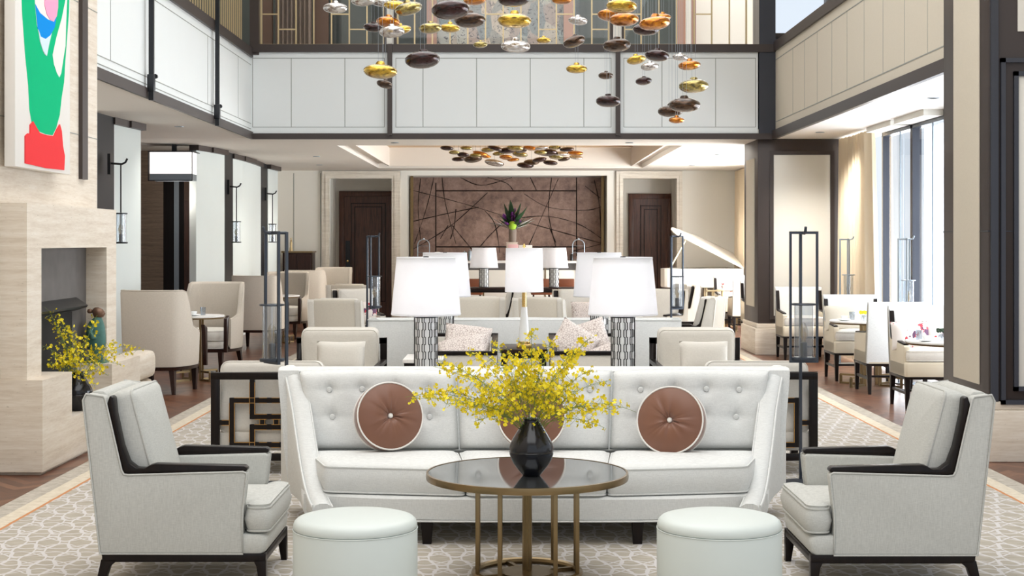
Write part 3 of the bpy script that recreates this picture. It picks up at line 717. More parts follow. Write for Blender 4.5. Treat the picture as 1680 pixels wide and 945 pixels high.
def curtain(y0, y1, x, label, mat='curtain', amp=.065, fold=.17, z1=CE - .02, n=None, tilt=0):
    mb = MB(); n = n or int((y1 - y0) / fold * 8); rings = []
    for z, k, sh in ((.02, 1.25, 1), (1.2, 1.05, .5), (z1, .8, 0)):
        rings.append([(x + amp * k * math.sin(2 * PI * i / 8) + .012 * math.sin(i * 1.7), y0 + (y1 - y0) * i / n - tilt * sh * (1 - i / n), z) for i in range(n + 1)])
    mb.loft(rings, closed=False); return tag(mb.build('curtain', mat, sharp=60), label, 'curtain')
curtain(17.35, 18.95, 4.30, 'pleated beige curtain drawn back beside the panelled column', tilt=.25)
curtain(25.5, 27.6, 4.28, 'pleated beige curtain beside the white piano in the far corner')
curtain(15.7, 17.0, 4.85, 'sheer white voile outside the tall window next to the beige curtain', 'sheer', .03)
curtain(13.7, 15.3, 4.85, 'sheer white voile outside the tall window next to the clad pillar', 'sheer', .03)
# pelmet boxes over the windows
m = MB(); m.box(4.2, 4.40, 14.8, 15.95, CE - .06, CE - .0); m.box(4.2, 4.40, 16.1, 17.2, CE - .06, CE); struct('trim_43', m, 'wall_white', smooth=False)
# recessed ceiling downlights; the last one is added to whiten the column panel
for k, (x, y) in enumerate(((-1.6, 19.8), (1.6, 19.8), (-3.1, 23), (3.2, 22.5), (-3.4, 25.6), (3.2, 25.8), (0, 27.2), (-3.9, 17), (3.95, 13.6), (3.80, 17.9))):
    t = thing('downlight', 'small recessed round downlight in the low ceiling, ' + ['door side of the gallery edge', 'piano side of the gallery edge', 'over the third tub chair', 'over the club armchairs by the piano', 'in the corner above the farthest tub chairs', 'over the white piano', 'in front of the mural', 'in the aisle before the box lantern', 'over the floral pillow chair by the windows', 'added to brighten the column panel by the windows'][k], 'ceiling light', (x, y, CE), group='recessed ceiling downlights')
    MB().lathe([(.055, -.006), (.055, .0), (.042, .0), (.042, -.006)], 20).build('trim_ring', 'pewter', t)
    MB().lathe([(.001, -.003), (.04, -.003), (.04, 0)], 20).build('lens', 'spot_lit', t)
    light('SPOT', 'downlight_beam', (x, y, CE - .03), (210 if x > 3 else 110) if y > 21.5 else 260 if x == 3.80 else 90 if x > 3.8 else 60, spot_size=2.4, spot_blend=.9, shadow_soft_size=.12, color=(1, .95, .88))
# ================================================================== FURNITURE
# ---- tufted sofa
def sofa_surface():
    t = thing('tufted_sofa', 'long white tufted sofa with three round brown cushions behind the round cocktail table', 'sofa', (.12, 7.60, 0))
    # base plinth with a bowed front
    m = MB()
    def pl(z, ins):
        pts = []
        for i in range(25):
            u = -1 + 2 * i / 24; pts.append((u * (1.17 - ins), -.46 + ins + .17 * abs(u) ** 4, z))
        pts += [(1.34 - ins, .50 - ins, z), (-1.34 + ins, .50 - ins, z)]
        return pts
    m.loft([pl(.115, .02), pl(.125, .004), pl(.16, 0), pl(.225, 0), pl(.235, .012)])
    m.tube([(p[0], p[1] - .003, .118) for p in pl(.118, 0)[:25]], .005, 6)
    m.build('base', 'white_linen', t, sharp=50)
    # shell: back and two sweeping arms, one loft round the plan
    st = [(-.46, .205, 1.10), (-.36, .232, 1.135), (-.24, .280, 1.172), (-.12, .35, 1.207), (0, .44, 1.242), (.1, .53, 1.272), (.19, .62, 1.30), (.27, .705, 1.33), (.34, .77, 1.357), (.41, .802, 1.383), (.50, .806, 1.41)]
    fine = []
    for i in range(len(st) - 1):
        for k in range(4):
            q = k / 4; a_, b_, c_, d_ = (st[max(i - 1, 0)], st[i], st[i + 1], st[min(i + 2, len(st) - 1)])
            fine.append(tuple(.5 * (2 * b_[j] + (c_[j] - a_[j]) * q + (2 * a_[j] - 5 * b_[j] + 4 * c_[j] - d_[j]) * q * q + (3 * b_[j] - 3 * c_[j] + d_[j] - a_[j]) * q ** 3) for j in range(3)))
    st = fine + [st[-1]]
    for sg in (-1, 1):
        a = MB(); rings = []
        for (y, h, xo) in st:
            xi = xo - .10; b = .115
            rings.append([(sg * x, y, z) for x, z in ((xo - .03, b), (xo - .0, b + .03), (xo, h - .035), (xo - .012, h - .008), (xo - .035, h), (xi + .03, h), (xi + .008, h - .012), (xi, h - .035), (xi, b + .02))])
        a.loft(rings)
        a.tube([(sg * (xo + .001), y, h - .018) for y, h, xo in st], .006, 6)
        a.tube([(sg * (xo - .098), y, h - .018) for y, h, xo in st], .005, 6)
        a.tube([(sg * 1.10, -.462, .12), (sg * 1.10, -.462, .20)], .005, 6)
        a.build('arm', 'white_linen', t, sharp=50)
    b = MB(); rings = []
    for y, z in ((.36, .12), (.53, .12), (.545, .14), (.53, .5), (.505, .77), (.49, .795), (.46, .802), (.37, .802), (.34, .79), (.335, .76), (.30, .4), (.30, .14)):
        rings.append([(x * (.945 + .055 * min(1, z / .75)), y + .012 * (1 - (x / 1.4) ** 2), z) for x in [-1.40 + 2.80 * i / 12 for i in range(13)]])
    rings.append(rings[0]); b.loft(rings, closed=False)
    for s in (0, -1):
        b.add([r[s] for r in rings[:-1]], [tuple(range(len(rings) - 1))])
    b.tube([(-1.40, .507, .785), (1.40, .507, .785)], .005, 6)
    b.build('back', 'white_linen', t, sharp=50)
    # seat cushions
    qs = [[(-1.055, -.35), (-.35, -.455), (-.41, .14), (-1.20, .12)], [(-.342, -.46), (.342, -.46), (.402, .14), (-.402, .14)], [(.35, -.455), (1.055, -.35), (1.20, .12), (.41, .14)]]
    for k, q in enumerate(qs):
        c = MB(); cushion(c, 0, 0, .235, .75, .58, .145, r=.05, crown=.026, edge=.02, quad=q, bulge=.012); c.build('seat_cushion', 'white_linen', t, sharp=60)
    # tufted back cushions
    for k, (x0, x1) in enumerate(((-1.285, -.428), (-.424, .424), (.428, 1.285))):
        nx, nz = 56, 36; W = x1 - x0; H = .415
        bx = [.19, .40, .61, .82]; bz = [.42, .76]
        if k == 1: bx = [.14, .38, .62, .86]
        if k == 2: bx = [1 - q for q in bx][::-1]
        m = MB(); g = []
        for iz in range(nz + 1):
            v = iz / nz; row = []
            sq = .93 + .07 * v
            for ix in range(nx + 1):
                u = ix / nx; xc = (x0 + x1) / 2; x = x0 + W * u; x = x * (.945 + .055 * v) if k != 1 else x * (.95 + .05 * v)
                e = (1 - abs(2 * u - 1) ** 14) * (1 - abs(2 * v - 1) ** 12); bul = .085 * max(e, 0) ** .5
                dim = 0
                for q in bx:
                    for p in bz:
                        dx = (u - q) * W; dz = (v - p) * H; d2 = dx * dx + dz * dz
                        dim += .022 * math.exp(-d2 / .0011) + .007 * math.exp(-d2 / .006)
                    dx = (u - q) * W
                    if v > .42: dim += .0045 * math.exp(-(dx / .012) ** 2) * (1 if v < .95 else 0)
                for p in bz: dim += .003 * math.exp(-((v - p) * H / .014) ** 2) * e
                y = .235 + .09 * v - bul + dim
                row.append((x, y, .375 + H * v + .012 * math.sin(u * PI) * v))
            g.append(row)
        vs = [p for r in g for p in r]; fs = [(i * (nx + 1) + j, i * (nx + 1) + j + 1, (i + 1) * (nx + 1) + j + 1, (i + 1) * (nx + 1) + j) for i in range(nz) for j in range(nx)]
        m.add(vs, fs)
        per = [g[0][j] for j in range(nx + 1)] + [g[i][nx] for i in range(1, nz + 1)] + [g[nz][j] for j in range(nx - 1, -1, -1)] + [g[i][0] for i in range(nz - 1, 0, -1)]
        m.loft([per, [(p[0], p[1] + .10, p[2]) for p in per]], cap0=False)
        m.tube([(p[0] * 1, p[1] - .008, p[2] - .004) for p in per], .005, 6, closed=True)
        co = m.build('back_cushion', 'white_linen', t, sharp=60)
        for q in bx:
            for p in bz:
                u, v = q, p; x = x0 + W * u; x = x * ((.945 + .055 * v) if k != 1 else (.95 + .05 * v))
                bt = MB().lathe([(.001, 0), (.014, 0), (.016, .004), (.012, .010), (.001, .012)], 12)
                o = bt.build('button', 'white_linen', co); o.location = (x, .235 + .09 * v - .085 + .026, .375 + H * v + .012 * math.sin(u * PI) * v); o.rotation_euler = (PI / 2, 0, 0)
    for x, y in ((-.54, -.42), (.50, -.42), (-1.12, -.10), (1.12, -.10), (-1.2, .42), (1.2, .42), (0, .42)):
        MB().loft([rr(x, y, 0, .022, .022, .004, 1), rr(x, y, .114, .03, .03, .004, 1)]).build('leg', 'ebony', t)
    return t
sofa = sofa_surface()
dup(sofa, (.115, 13.55, 0), PI, 'long cream sofa seen from behind, in front of the farther pair of patterned lamps')

# ---- round brown satin cushions
def round_cushion(loc, yaw, label, roll=0):
    t = thing('round_cushion', label, 'cushion', loc, 0, 'round cushions on the tufted sofa'); t.rotation_euler = (math.radians(-14), roll, yaw)
    m = MB(); Rr, T = .172, .085; nr, na = 14, 96
    for sg in (-1, 1):
        vs = []; 
        for i in range(nr + 1):
            r = i / nr
            for j in range(na):
                a = 2 * PI * j / na
                pl = 1.8 * (.0035 * math.sin(a * 9 + 2 * math.sin(a * 2 + 1) + .6 * r) + .0018 * math.sin(a * 19 + 3 * math.sin(a * 5))) * min(1, r * 5) * (1 - r) ** 1.2 * (.6 + .5 * math.sin(a * 3 + 2))
                y = T / 2 + .034 * (1 - r ** 2.6) - .034 * math.exp(-(r / .13) ** 2) - .010 * math.exp(-(r / .4) ** 2) + pl
                vs.append((r * Rr * math.cos(a), -sg * -y if sg < 0 else y, r * Rr * math.sin(a)))
        if sg < 0: vs = [(x, -abs(y), z) for x, y, z in vs]
        fs = [(i * na + j, i * na + (j + 1) % na, (i + 1) * na + (j + 1) % na, (i + 1) * na + j) for i in range(nr) for j in range(na)]
        m.add(vs, fs)
    m.loft([[(rad * math.cos(2 * PI * j / na), y, rad * math.sin(2 * PI * j / na)) for j in range(na)] for y, rad in ((-T / 2, Rr), (-T / 4, Rr + .006), (0, Rr + .008), (T / 4, Rr + .006), (T / 2, Rr))], False, False)
    m.build('cushion_body', 'satin', t, sharp=70)
    for y in (-T / 2, T / 2): MB().tube([((Rr + .003) * math.cos(2 * PI * j / 48), y, (Rr + .003) * math.sin(2 * PI * j / 48)) for j in range(48)], .0045, 8, closed=True).build('piping', 'piping', t, sharp=80)
    b = MB().lathe([(.001, 0), (.013, 0), (.014, .004), (.010, .010), (.001, .012)], 14).build('button', 'piping', t); b.location = (0, -T / 2 - .002, 0); b.rotation_euler = (PI / 2, 0, 0)
def rc(px, py, Y, yaw, label): round_cushion((X(px, Y), Y, Z(py, Y)), yaw, label)
rc(637, 684, 7.60, math.radians(20), 'round brown satin cushion by the sofa arm on the fireplace side')
rc(872, 683, 7.60, 0, 'round brown satin cushion in the middle of the sofa, behind the black vase')
rc(1102, 691, 7.60, math.radians(-20), 'round brown satin cushion by the sofa arm on the window side')

# ---- club armchair: side silhouette in x (front = +x) and z
def armchair():
    t = thing('club_armchair', '', 'armchair')
    side = [(-.398, .815), (-.385, .842), (-.31, .832), (-.302, .82), (-.232, .515), (-.222, .497), (-.20, .494), (.290, .508), (.304, .502), (.305, .49), (.298, .42), (.288, .34), (.286, .28), (.290, .155), (-.325, .155)]
    for s in (-1, 1):
        m = MB(); m.prism(side, 'y', s * .312, s * .238); m.build('arm', 'pale_linen', t, bevel=.010, seg=3, sharp=50)
        wl = MB(); wl.tube([(x, s * .311, z) for x, z in side], .0045, 6, closed=True); wl.build('piping', 'pale_linen', t, sharp=80)
        cap = [(-.296, .80), (-.285, .834), (-.268, .826), (-.262, .76), (-.232, .62), (-.205, .548), (-.17, .522), (-.135, .521), (-.112, .535), (-.09, .541), (.295, .532), (.308, .520), (.304, .508), (-.222, .497), (-.238, .51)]
        c = MB(); c.prism(cap, 'y', s * .306, s * .246); c.build('arm_cap', 'ebony', t, bevel=.006, seg=2)
    # outside back
    m = MB(); rings = []
    for x0, x1, z in ((-.322, -.24, .16), (-.322, -.24, .17), (-.36, -.27, .5), (-.390, -.305, .80), (-.388, -.315, .835), (-.37, -.33, .848)):
        rings.append([(x0, -.24, z), (x1, -.24, z), (x1, .24, z), (x0, .24, z)])
    m.loft(rings); m.build('backrest', 'pale_linen', t, bevel=.008)
    c = MB(); th = math.atan2(.13, .49)
    c.m = Matrix.Translation((-.205, 0, .60)) @ Matrix.Rotation(-th, 4, 'Y') @ Matrix.Translation((0, 0, 0)) @ Matrix.Rotation(PI / 2, 4, 'Y') @ Matrix.Translation((0, 0, -.07))
    cushion(c, 0, 0, 0, .49, .472, .135, r=.035, crown=.022, edge=.02, bulge=.01); c.build('back_cushion', 'pale_linen', t, sharp=60)
    m = MB(); m.loft([rr(.03, 0, .155, .345, .30, .02), rr(.03, 0, .165, .355, .305, .03), rr(.03, 0, .22, .362, .307, .03), rr(.03, 0, .236, .35, .30, .04)]); m.build('seat_base', 'pale_linen', t, sharp=60)
    c = MB(); cushion(c, .085, 0, .238, .63, .462, .125, r=.04, crown=.022, edge=.022)
    cushion(c, .350, 0, .238, .105, .60, .124, r=.04, crown=.012, edge=.022, bulge=.01); c.build('seat_cushion', 'pale_linen', t, sharp=60)
    m = MB()
    for s in (-1, 1): m.prism([(-.322, .155), (.386, .155), (.386, .118), (-.31, .118)], 'y', s * .305, s * .262)
    m.box(.345, .386, -.30, .30, .118, .1545); m.box(-.32, -.28, -.30, .30, .118, .1545); m.build('base_frame', 'ebony', t, bevel=.004)
    for sx in (-1, 1):
        for s in (-1, 1):
            m = MB()
            if sx > 0: m.prism([(.386, .13), (.330, .13), (.345, .10), (.362, 0), (.388, 0)], 'y', s * .305, s * .262)
            else: m.prism([(-.322, .13), (-.245, .13), (-.285, .098), (-.318, 0), (-.350, 0)], 'y', s * .305, s * .262)
            m.build('leg', 'ebony', t, bevel=.003)
    return t
ch = armchair(); ch.location = (-1.445, 6.54, 0)
ch['label'] = 'pale grey linen armchair with ebony arm caps, beside the stone hearth'
dup(ch, (1.665, 6.51, 0), PI, 'pale grey linen armchair with ebony arm caps, beside the clad pillar')
GR = 'club armchairs grouped behind the far sofa'; proto = None
for (x, y, a, l, g) in (
    (X(566, 16.6), 16.6, 78, 'cream club armchair with its back to the camera, nearest the tub chairs', 1), (X(588, 19.4), 19.4, -75, 'cream club armchair facing the camera behind the slender lantern lamp', 1),
    (X(782, 17.2), 17.2, 95, 'cream club armchair with its back to the camera behind a pale lamp shade', 1), (X(812, 19.3), 19.3, 172, 'cream club armchair side on, with its dark edge beside the cone lamp shade', 1),
    (X(903, 16.9), 16.9, 66, 'cream club armchair with its back to the camera between cone lamp and patterned lamp', 1), (X(950, 19.3), 19.3, -85, 'cream club armchair facing the camera with a blush pillow', 1),
    (X(1075, 19.4), 19.4, -120, 'cream club armchair partly behind the lamp shade, near the piano', 1), (X(1128, 17.0), 17.0, 160, 'cream club armchair turned inward beside the far lantern lamp', 1),
    (X(1095, 21.6), 21.6, 200, 'cream club armchair just in front of the piano', 1), (X(580, 22.0), 22.0, 80, 'cream club armchair near the farthest tub chairs', 1)):
    if proto is None:
        c2 = dup(ch, (x, y, 0), math.radians(a), l, GR); proto = c2
        for k in c2.children:
            if k.data.materials[0] == M['pale_linen']:
                k.data = k.data.copy(); k.data.materials[0] = M['cream_linen'] if 'cushion' in k.name or 'arm' in k.name else M['back_linen']
    else: dup(proto, (x, y, 0), math.radians(a), l, GR)

# ---- ottomans
def ottoman(loc, label):
    t = thing('round_ottoman', label, 'ottoman', loc, 0, 'round leather ottomans')
    MB().lathe([(.001, .004), (.236, .004), (.240, .02), (.243, .2), (.243, .37), (.240, .377)], 64).build('side', 'leather', t, sharp=60)
    MB().lathe([(.236, .376), (.2415, .382), (.2415, .394), (.237, .406), (.226, .416), (.20, .423), (.12, .429), (.001, .431)], 64).build('top', 'leather', t, sharp=60)
    MB().tube([(.2425 * math.cos(2 * PI * j / 64), .2425 * math.sin(2 * PI * j / 64), .376) for j in range(64)], .0022, 6, closed=True).build('seam', 'leather', t)
    return t
ot = ottoman((-.613, 5.68, 0), 'round white leather ottoman beside the armchair at the hearth')
dup(ot, (.811, 5.68, 0), 0, 'round white leather ottoman beside the armchair at the pillar')

# ---- round cocktail table
t = thing('cocktail_table', 'round cocktail table with smoked glass top and antique brass rods', 'table', (.068, 6.5, 0))
TZ = .465
MB().lathe([(.001, TZ - .012), (.442, TZ - .012), (.442, TZ), (.001, TZ)], 72).build('glass_top', 'glass_top', t)
MB().lathe([(.44, TZ - .03), (.452, TZ - .028), (.454, TZ - .015), (.452, TZ + .001), (.4425, TZ + .002), (.4425, TZ - .028)], 72).build('rim', 'brass', t)
m = MB()
m.tube([(.235 * math.cos(2 * PI * j / 64), .235 * math.sin(2 * PI * j / 64), .016) for j in range(64)], .016, 8, closed=True); m.build('base_ring', 'brass', t)
m = MB(); m.lathe([(.001, 0), (.12, 0), (.12, .02), (.02, .024), (.001, .024)], 40)
for k in range(4): a = k * PI / 2 + .4; m.bar((.1 * math.cos(a), .1 * math.sin(a), .012), (.235 * math.cos(a), .235 * math.sin(a), .012), .02, .018)
m.build('base_plate', 'brass', t)
m = MB()
for k in range(10): a = 2 * PI * k / 10; m.lathe([(.001, .02), (.008, .02), (.008, TZ - .03), (.001, TZ - .03)], 8, (.014 * math.cos(a), .014 * math.sin(a), 0))
m.build('centre_column', 'brass', t)
for a in (20, 59, 121, 160, 200, 239, 301, 340):
    a = math.radians(a); x, y = .235 * math.cos(a), .235 * math.sin(a)
    MB().box(x - .0095, x + .0095, y - .006, y + .006, .02, TZ - .012).build('rod', 'brass', t, bevel=.002)
m = MB(); m.tube([(.235 * math.cos(2 * PI * j / 48), .225 * math.sin(2 * PI * j / 48), TZ - .018) for j in range(48)], .008, 6, closed=True); m.build('upper_ring', 'brass', t)

# ---- black vases with sprays of yellow orchids
def vase(loc, s, label):
    t = thing('black_vase', label, 'vase', loc)
    o = MB().lathe([(.001, 0), (.040, 0), (.044, .004), (.052, .014), (.070, .036), (.086, .058), (.097, .080), (.104, .102), (.1065, .120), (.105, .136), (.099, .155), (.089, .175), (.077, .195), (.063, .217), (.051, .236), (.042, .250), (.0375, .259), (.038, .265), (.045, .270), (.042, .271), (.031, .262), (.028, .24), (.001, .2)], 56).build('vase_body', 'ceramic_black', t, sharp=70)
    MB().lathe([(.1055, .112), (.1075, .114), (.1055, .117)], 56).build('incised_line', 'ceramic_black', t)
    t.scale = (s, s, s); return t
def flowers(loc, s, label, spec, nflo, seed):
    rd = random.Random(seed); t = thing('orchid_bouquet', label, 'flowers', loc)
    for (a, reach, rise, depth, droop) in spec:
        p0 = Vector((rd.uniform(-.015, .015), rd.uniform(-.015, .015), -.13)); p1 = Vector((reach * .16 + rd.uniform(-.006, .006), depth * .16, .02))
        p2 = Vector((reach * .5, depth * .5, rise * .75)); p3 = Vector((reach, depth, rise - droop))
        pts = []
        for i in range(25):
            u = i / 24
            q = p0 * (1 - u) ** 3 + p1 * 3 * u * (1 - u) ** 2 + p2 * 3 * u * u * (1 - u) + p3 * u ** 3
            pts.append(q * s)
        sm = MB(); sm.tube(pts, [.0022 * s * (1 - .6 * i / 24) for i in range(25)], 5)
        bl = MB()
        L = 20 + int(nflo * rd.uniform(.7, 1.2))
        for k in range(L):
            u = rd.uniform(.36, 1) ** .85; i = min(int(u * 24), 23); q = pts[i].lerp(pts[i + 1], u * 24 - i)
            off = Vector((rd.uniform(-1, 1), rd.uniform(-1, 1), rd.uniform(-.8, .9))) * s * (.066 * (1.3 - u) + .008)
            e = q + off; sm.tube([q, q.lerp(e, .5) + Vector((0, 0, -.004)), e], .0008 * s, 3)
            ax = Vector((rd.uniform(-1, 1), rd.uniform(-1.6, .2), rd.uniform(-.5, .8))).normalized(); u1 = ax.orthogonal().normalized(); u2 = ax.cross(u1)
            sz = s * rd.uniform(.0065, .0135) * (1.25 if u < .95 else .8)
            if rd.random() < .18: # bud
                bl.tube([e, e + ax * sz * .5, e + ax * sz], [.001, sz * .32, .0005], 5); continue
            ro = rd.uniform(0, 6)
            for j, (ln_, wd) in enumerate(((1.2, 1.4), (.7, .6), (.75, .5), (.7, .6))):
                an = ro + (0, 2.0, 3.14, 4.28)[j]; d = u1 * math.cos(an) + u2 * math.sin(an); w_ = ax.cross(d)
                tip = e + d * sz * ln_ + ax * sz * .25; mid = e + d * sz * ln_ * .6
                bl.add([e, mid + w_ * sz * wd * .55 + ax * sz * .12, tip + w_ * sz * wd * .25, tip - w_ * sz * wd * .25, mid - w_ * sz * wd * .55 + ax * sz * .12], [(0, 1, 2), (0, 2, 3), (0, 3, 4)])
        so = sm.build('flower_spray', 'stem', t); bl.build('blossom', 'petal', so, smooth=False)
    return t
VX, VY = X(872, 6.38), 6.40
vase((VX, VY, TZ), .93, 'round bellied black ceramic vase on the smoked glass table')
spec = [(0, -.50, .19, .05, .07), (0, -.56, .155, -.1, .05), (0, -.47, .27, .08, .03), (0, -.44, .30, -.05, .02), (0, -.36, .26, -.16, .01), (0, -.40, .14, -.18, .05), (0, -.30, .31, .12, 0), (0, -.33, .10, -.05, .04),
        (0, -.20, .30, -.1, 0), (0, -.22, .18, -.2, 0), (0, -.12, .33, .05, 0), (0, -.14, .26, -.18, 0), (0, -.05, .28, -.15, 0), (0, -.04, .36, .1, 0), (0, .03, .24, -.2, 0), (0, .06, .31, 0, 0),
        (0, .10, .36, .1, 0), (0, .12, .22, -.16, 0), (0, .18, .30, -.05, 0), (0, .20, .16, -.18, .01), (0, .25, .34, .1, 0), (0, .28, .24, -.1, 0), (0, .30, .12, -.12, .06), (0, .36, .20, 0, .02),
        (0, .40, .14, .05, .11), (0, .49, .19, -.08, .15), (0, .34, .05, -.1, .08), (0, -.27, .06, -.12, .06), (0, -.60, .22, .02, .12), (0, .16, .14, .15, 0), (0, -.1, .14, .16, 0), (0, .0, .42, -.02, 0), (0, .28, .38, .02, -.0), (0, -.18, .36, 0, 0)]
flowers((VX, VY, TZ + .25), .93, 'loose bouquet of small yellow orchids in the vase on the cocktail table', spec, 32, 3)
Y2 = 10.25; V2 = (X(127, Y2), Y2, .302)
vase(V2, 1.0, 'black ceramic vase standing on the low stone hearth ledge')
flowers((V2[0], V2[1], .302 + .27), .95, 'bouquet of small yellow orchids in the vase on the hearth', [(0, -.14, .50, -.32, 0), (0, -.10, .44, -.15, 0), (0, -.15, .22, -.34, 0), (0, -.13, .12, -.30, .03), (0, -.06, .36, -.1, 0), (0, 0, .30, -.1, 0), (0, .06, .24, .0, 0), (0, .12, .42, .1, 0), (0, .18, .2, 0, 0),
     (0, .28, .24, .05, .03), (0, .40, .26, .0, .06), (0, .46, .2, .1, .04), (0, .26, .1, -.1, .12), (0, .16, .06, -.1, .16), (0, -.10, .14, -.25, 0), (0, .05, .12, -.2, .02), (0, -.1, .34, -.2, 0), (0, .34, .14, -.05, .08)], 15, 9)

# ---- bronze figurine on the far ledge of the hearth
t = thing('bronze_figurine', 'small bronze figurine in a verdigris coat with hair in a bun, on the hearth', 'sculpture', (X(158, 11.02), 11.02, .576))
m = MB()
def el(cx, cy, z, a, b, n=20): return [(cx + a * math.cos(2 * PI * j / n), cy + b * math.sin(2 * PI * j / n), z) for j in range(n)]
m.loft([el(-.005, 0, .02, .05, .045), el(0, 0, .03, .052, .05), el(0, 0, .09, .042, .042), el(0, 0, .10, .045, .045), el(0, 0, .105, .066, .058), el(0, 0, .15, .072, .06), el(-.004, 0, .21, .075, .06), el(-.004, 0, .27, .068, .055), el(0, 0, .31, .052, .045), el(.01, 0, .335, .032, .03), el(.014, 0, .35, .024, .024)])
m.build('robed_body', 'verdigris', t, sharp=70)
m = MB()
for s in (-1, 1): m.tube([(0, s * .05, .30), (-.03, s * .068, .24), (-.01, s * .062, .19), (.03, s * .03, .185)], [.018, .02, .018, .014], 10)
m.build('sleeve', 'verdigris', t, sharp=70)
hd = bmesh.new()
m = MB(); m.loft([el(.016, 0, .338, .012, .012), el(.018, 0, .345, .035, .030), el(.02, 0, .365, .046, .040), el(.016, 0, .385, .046, .042), el(.01, 0, .405, .036, .034), el(.004, 0, .418, .015, .015)])
m.loft([[(.06 + .012 * dx, dy * .007, .372 + dz * .008) for dx, dy, dz in ((0, -1, -1), (0, 1, -1), (0, 1, 1), (0, -1, 1))], [(.068, dy * .003, .370 + dz * .003) for dy, dz in ((-1, -1), (1, -1), (1, 1), (-1, 1))]])
m.build('head', 'brown_bronze', t, sharp=70)
m = MB(); m.loft([el(-.048, 0, .372, .004, .004), el(-.048, 0, .376, .018, .016), el(-.048, 0, .39, .022, .02), el(-.048, 0, .404, .016, .014), el(-.048, 0, .408, .003, .003)]); m.build('hair_bun', 'brown_bronze', t, sharp=70)
MB().loft([rr(0, 0, 0, .085, .07, .02), rr(0, 0, .018, .08, .066, .02), rr(0, 0, .022, .07, .06, .02)]).build('plinth', 'verdigris', t)

# ---- lantern floor lamps
def lantern_lamp(loc, rz, label, mat='iron', side=False):
    t = thing('lantern_floor_lamp', label, 'floor lamp', loc, rz, 'iron lantern floor lamps')
    MB().lathe([(.001, 0), (.13, 0), (.135, .006), (.13, .014), (.02, .018), (.001, .018)], 32).build('base', mat, t)
    py_ = .10
    MB().box(-.009, .009, py_ - .009, py_ + .009, .012, 1.555).build('pole', mat, t, bevel=.002)
    hw = .082; m = MB()
    for s in (-1, 1): m.box(s * hw - .007, s * hw + .007, -.008, .008, .755, 1.555)
    m.box(-hw - .007, hw + .007, -.008, .008, 1.542, 1.558); m.box(-hw - .007, hw + .007, -.010, .010, .748, .764); m.build('frame', mat, t, smooth=False)
    m = MB(); m.tube([(0, py_, 1.548), (0, .03, 1.548), (0, -.02, 1.545), (0, -.05, 1.555), (0, -.062, 1.585)], .009, 8); m.build('hook', mat, t)
    m = MB(); m.tube([(.072 * math.cos(2 * PI * j / 32), .072 * math.sin(2 * PI * j / 32), 1.108) for j in range(32)], .006, 6, closed=True); m.bar((-hw, 0, 1.108), (hw, 0, 1.108), .01); m.build('top_ring', mat, t)
    MB().lathe([(.001, .764), (.074, .764), (.076, .768), (.076, .782), (.001, .786)], 32).build('tray', mat, t)
    MB().lathe([(.058, .784), (.058, 1.112)], 32).build('glass_cylinder', 'lantern_glass', t)
    MB().lathe([(.001, .784), (.022, .784), (.022, .87), (.018, .874), (.001, .874)], 20).build('socket', 'black_metal', t)
    bu = MB().lathe([(.012, .874), (.014, .89), (.024, .915), (.028, .94), (.022, .97), (.010, .99), (.001, .995)], 20).build('bulb', 'bulb', t)
    f = MB()
    for k in range(6): a = k * PI / 3; f.tube([(.006 * math.cos(a), .006 * math.sin(a), .885), (.012 * math.cos(a), .012 * math.sin(a), .92), (.008 * math.cos(a), .008 * math.sin(a), .955)], .0012, 4)
    f.build('filament', 'brass_bright', bu)
    return t
ll = lantern_lamp((X(448, 8.9), 8.86, 0), math.radians(-52), 'iron lantern floor lamp beside the fretwork chair on the fireplace side')
dup(ll, (X(1316, 9.0), 8.95, 0), 0, 'iron lantern floor lamp beside the fretwork chair on the pillar side')
dup(ll, (X(615, 16), 16, 0), math.radians(62), 'slender lantern floor lamp standing in front of the panelled wooden door')
dup(ll, (X(1111, 15.9), 15.9, 0), math.radians(35), 'lantern floor lamp standing in front of the white piano')
m1 = dup(ll, (X(1392, 17.6), 17.6, 0), math.radians(70), 'pale lantern floor lamp against the beige window curtain')
m2 = dup(ll, (X(1490, 15.2), 15.2, 0), math.radians(65), 'pale lantern floor lamp against the tall window')
for r_ in (m1, m2):
    for o in r_.children:
        if o.data.materials[0] == M['iron']: o.data = o.data.copy(); o.data.materials[0] = M['pewter']
    r_.scale = (1, 1, .98)

# ---- wall lanterns on the dark strips
def wall_lantern(Y, x, label):
    t = thing('wall_lantern', label, 'wall lamp', (x, Y, 0))
    MB().box(-.08, -.05, -.04, .04, 2.2, 2.42).build('wall_plate', 'black_metal', t)
    m = MB(); m.tube([(-.06, 0, 2.32), (.06, 0, 2.31), (.10, 0, 2.33), (.12, 0, 2.37)], .011, 8); m.build('hook_arm', 'black_metal', t)
    m = MB(); m.box(.045, .057, -.005, .005, 1.80, 2.31); m.box(.035, .045, .04, .05, 1.49, 2.31); m.build('hanger', 'black_metal', t)
    m = MB(); m.lathe([(.001, 1.78), (.07, 1.78), (.07, 1.795), (.001, 1.795)], 24, (.05, 0, 0)); m.build('top_cap', 'black_metal', t)
    m = MB(); m.lathe([(.001, 1.47), (.07, 1.47), (.075, 1.485), (.001, 1.49)], 24, (.05, 0, 0)); m.build('tray', 'black_metal', t)
    MB().lathe([(.055, 1.488), (.055, 1.78)], 24, (.05, 0, 0)).build('glass_cylinder', 'lantern_glass', t)
    MB().lathe([(.001, 1.49), (.018, 1.49), (.018, 1.57), (.001, 1.57)], 12, (.05, 0, 0)).build('socket', 'black_metal', t)
    MB().lathe([(.012, 1.57), (.026, 1.62), (.02, 1.66), (.001, 1.68)], 12, (.05, 0, 0)).build('bulb', 'bulb', t)
    return t
wl_ = wall_lantern(15.35, -4.19, 'black hook lantern on the dark strip just past the fireplace')
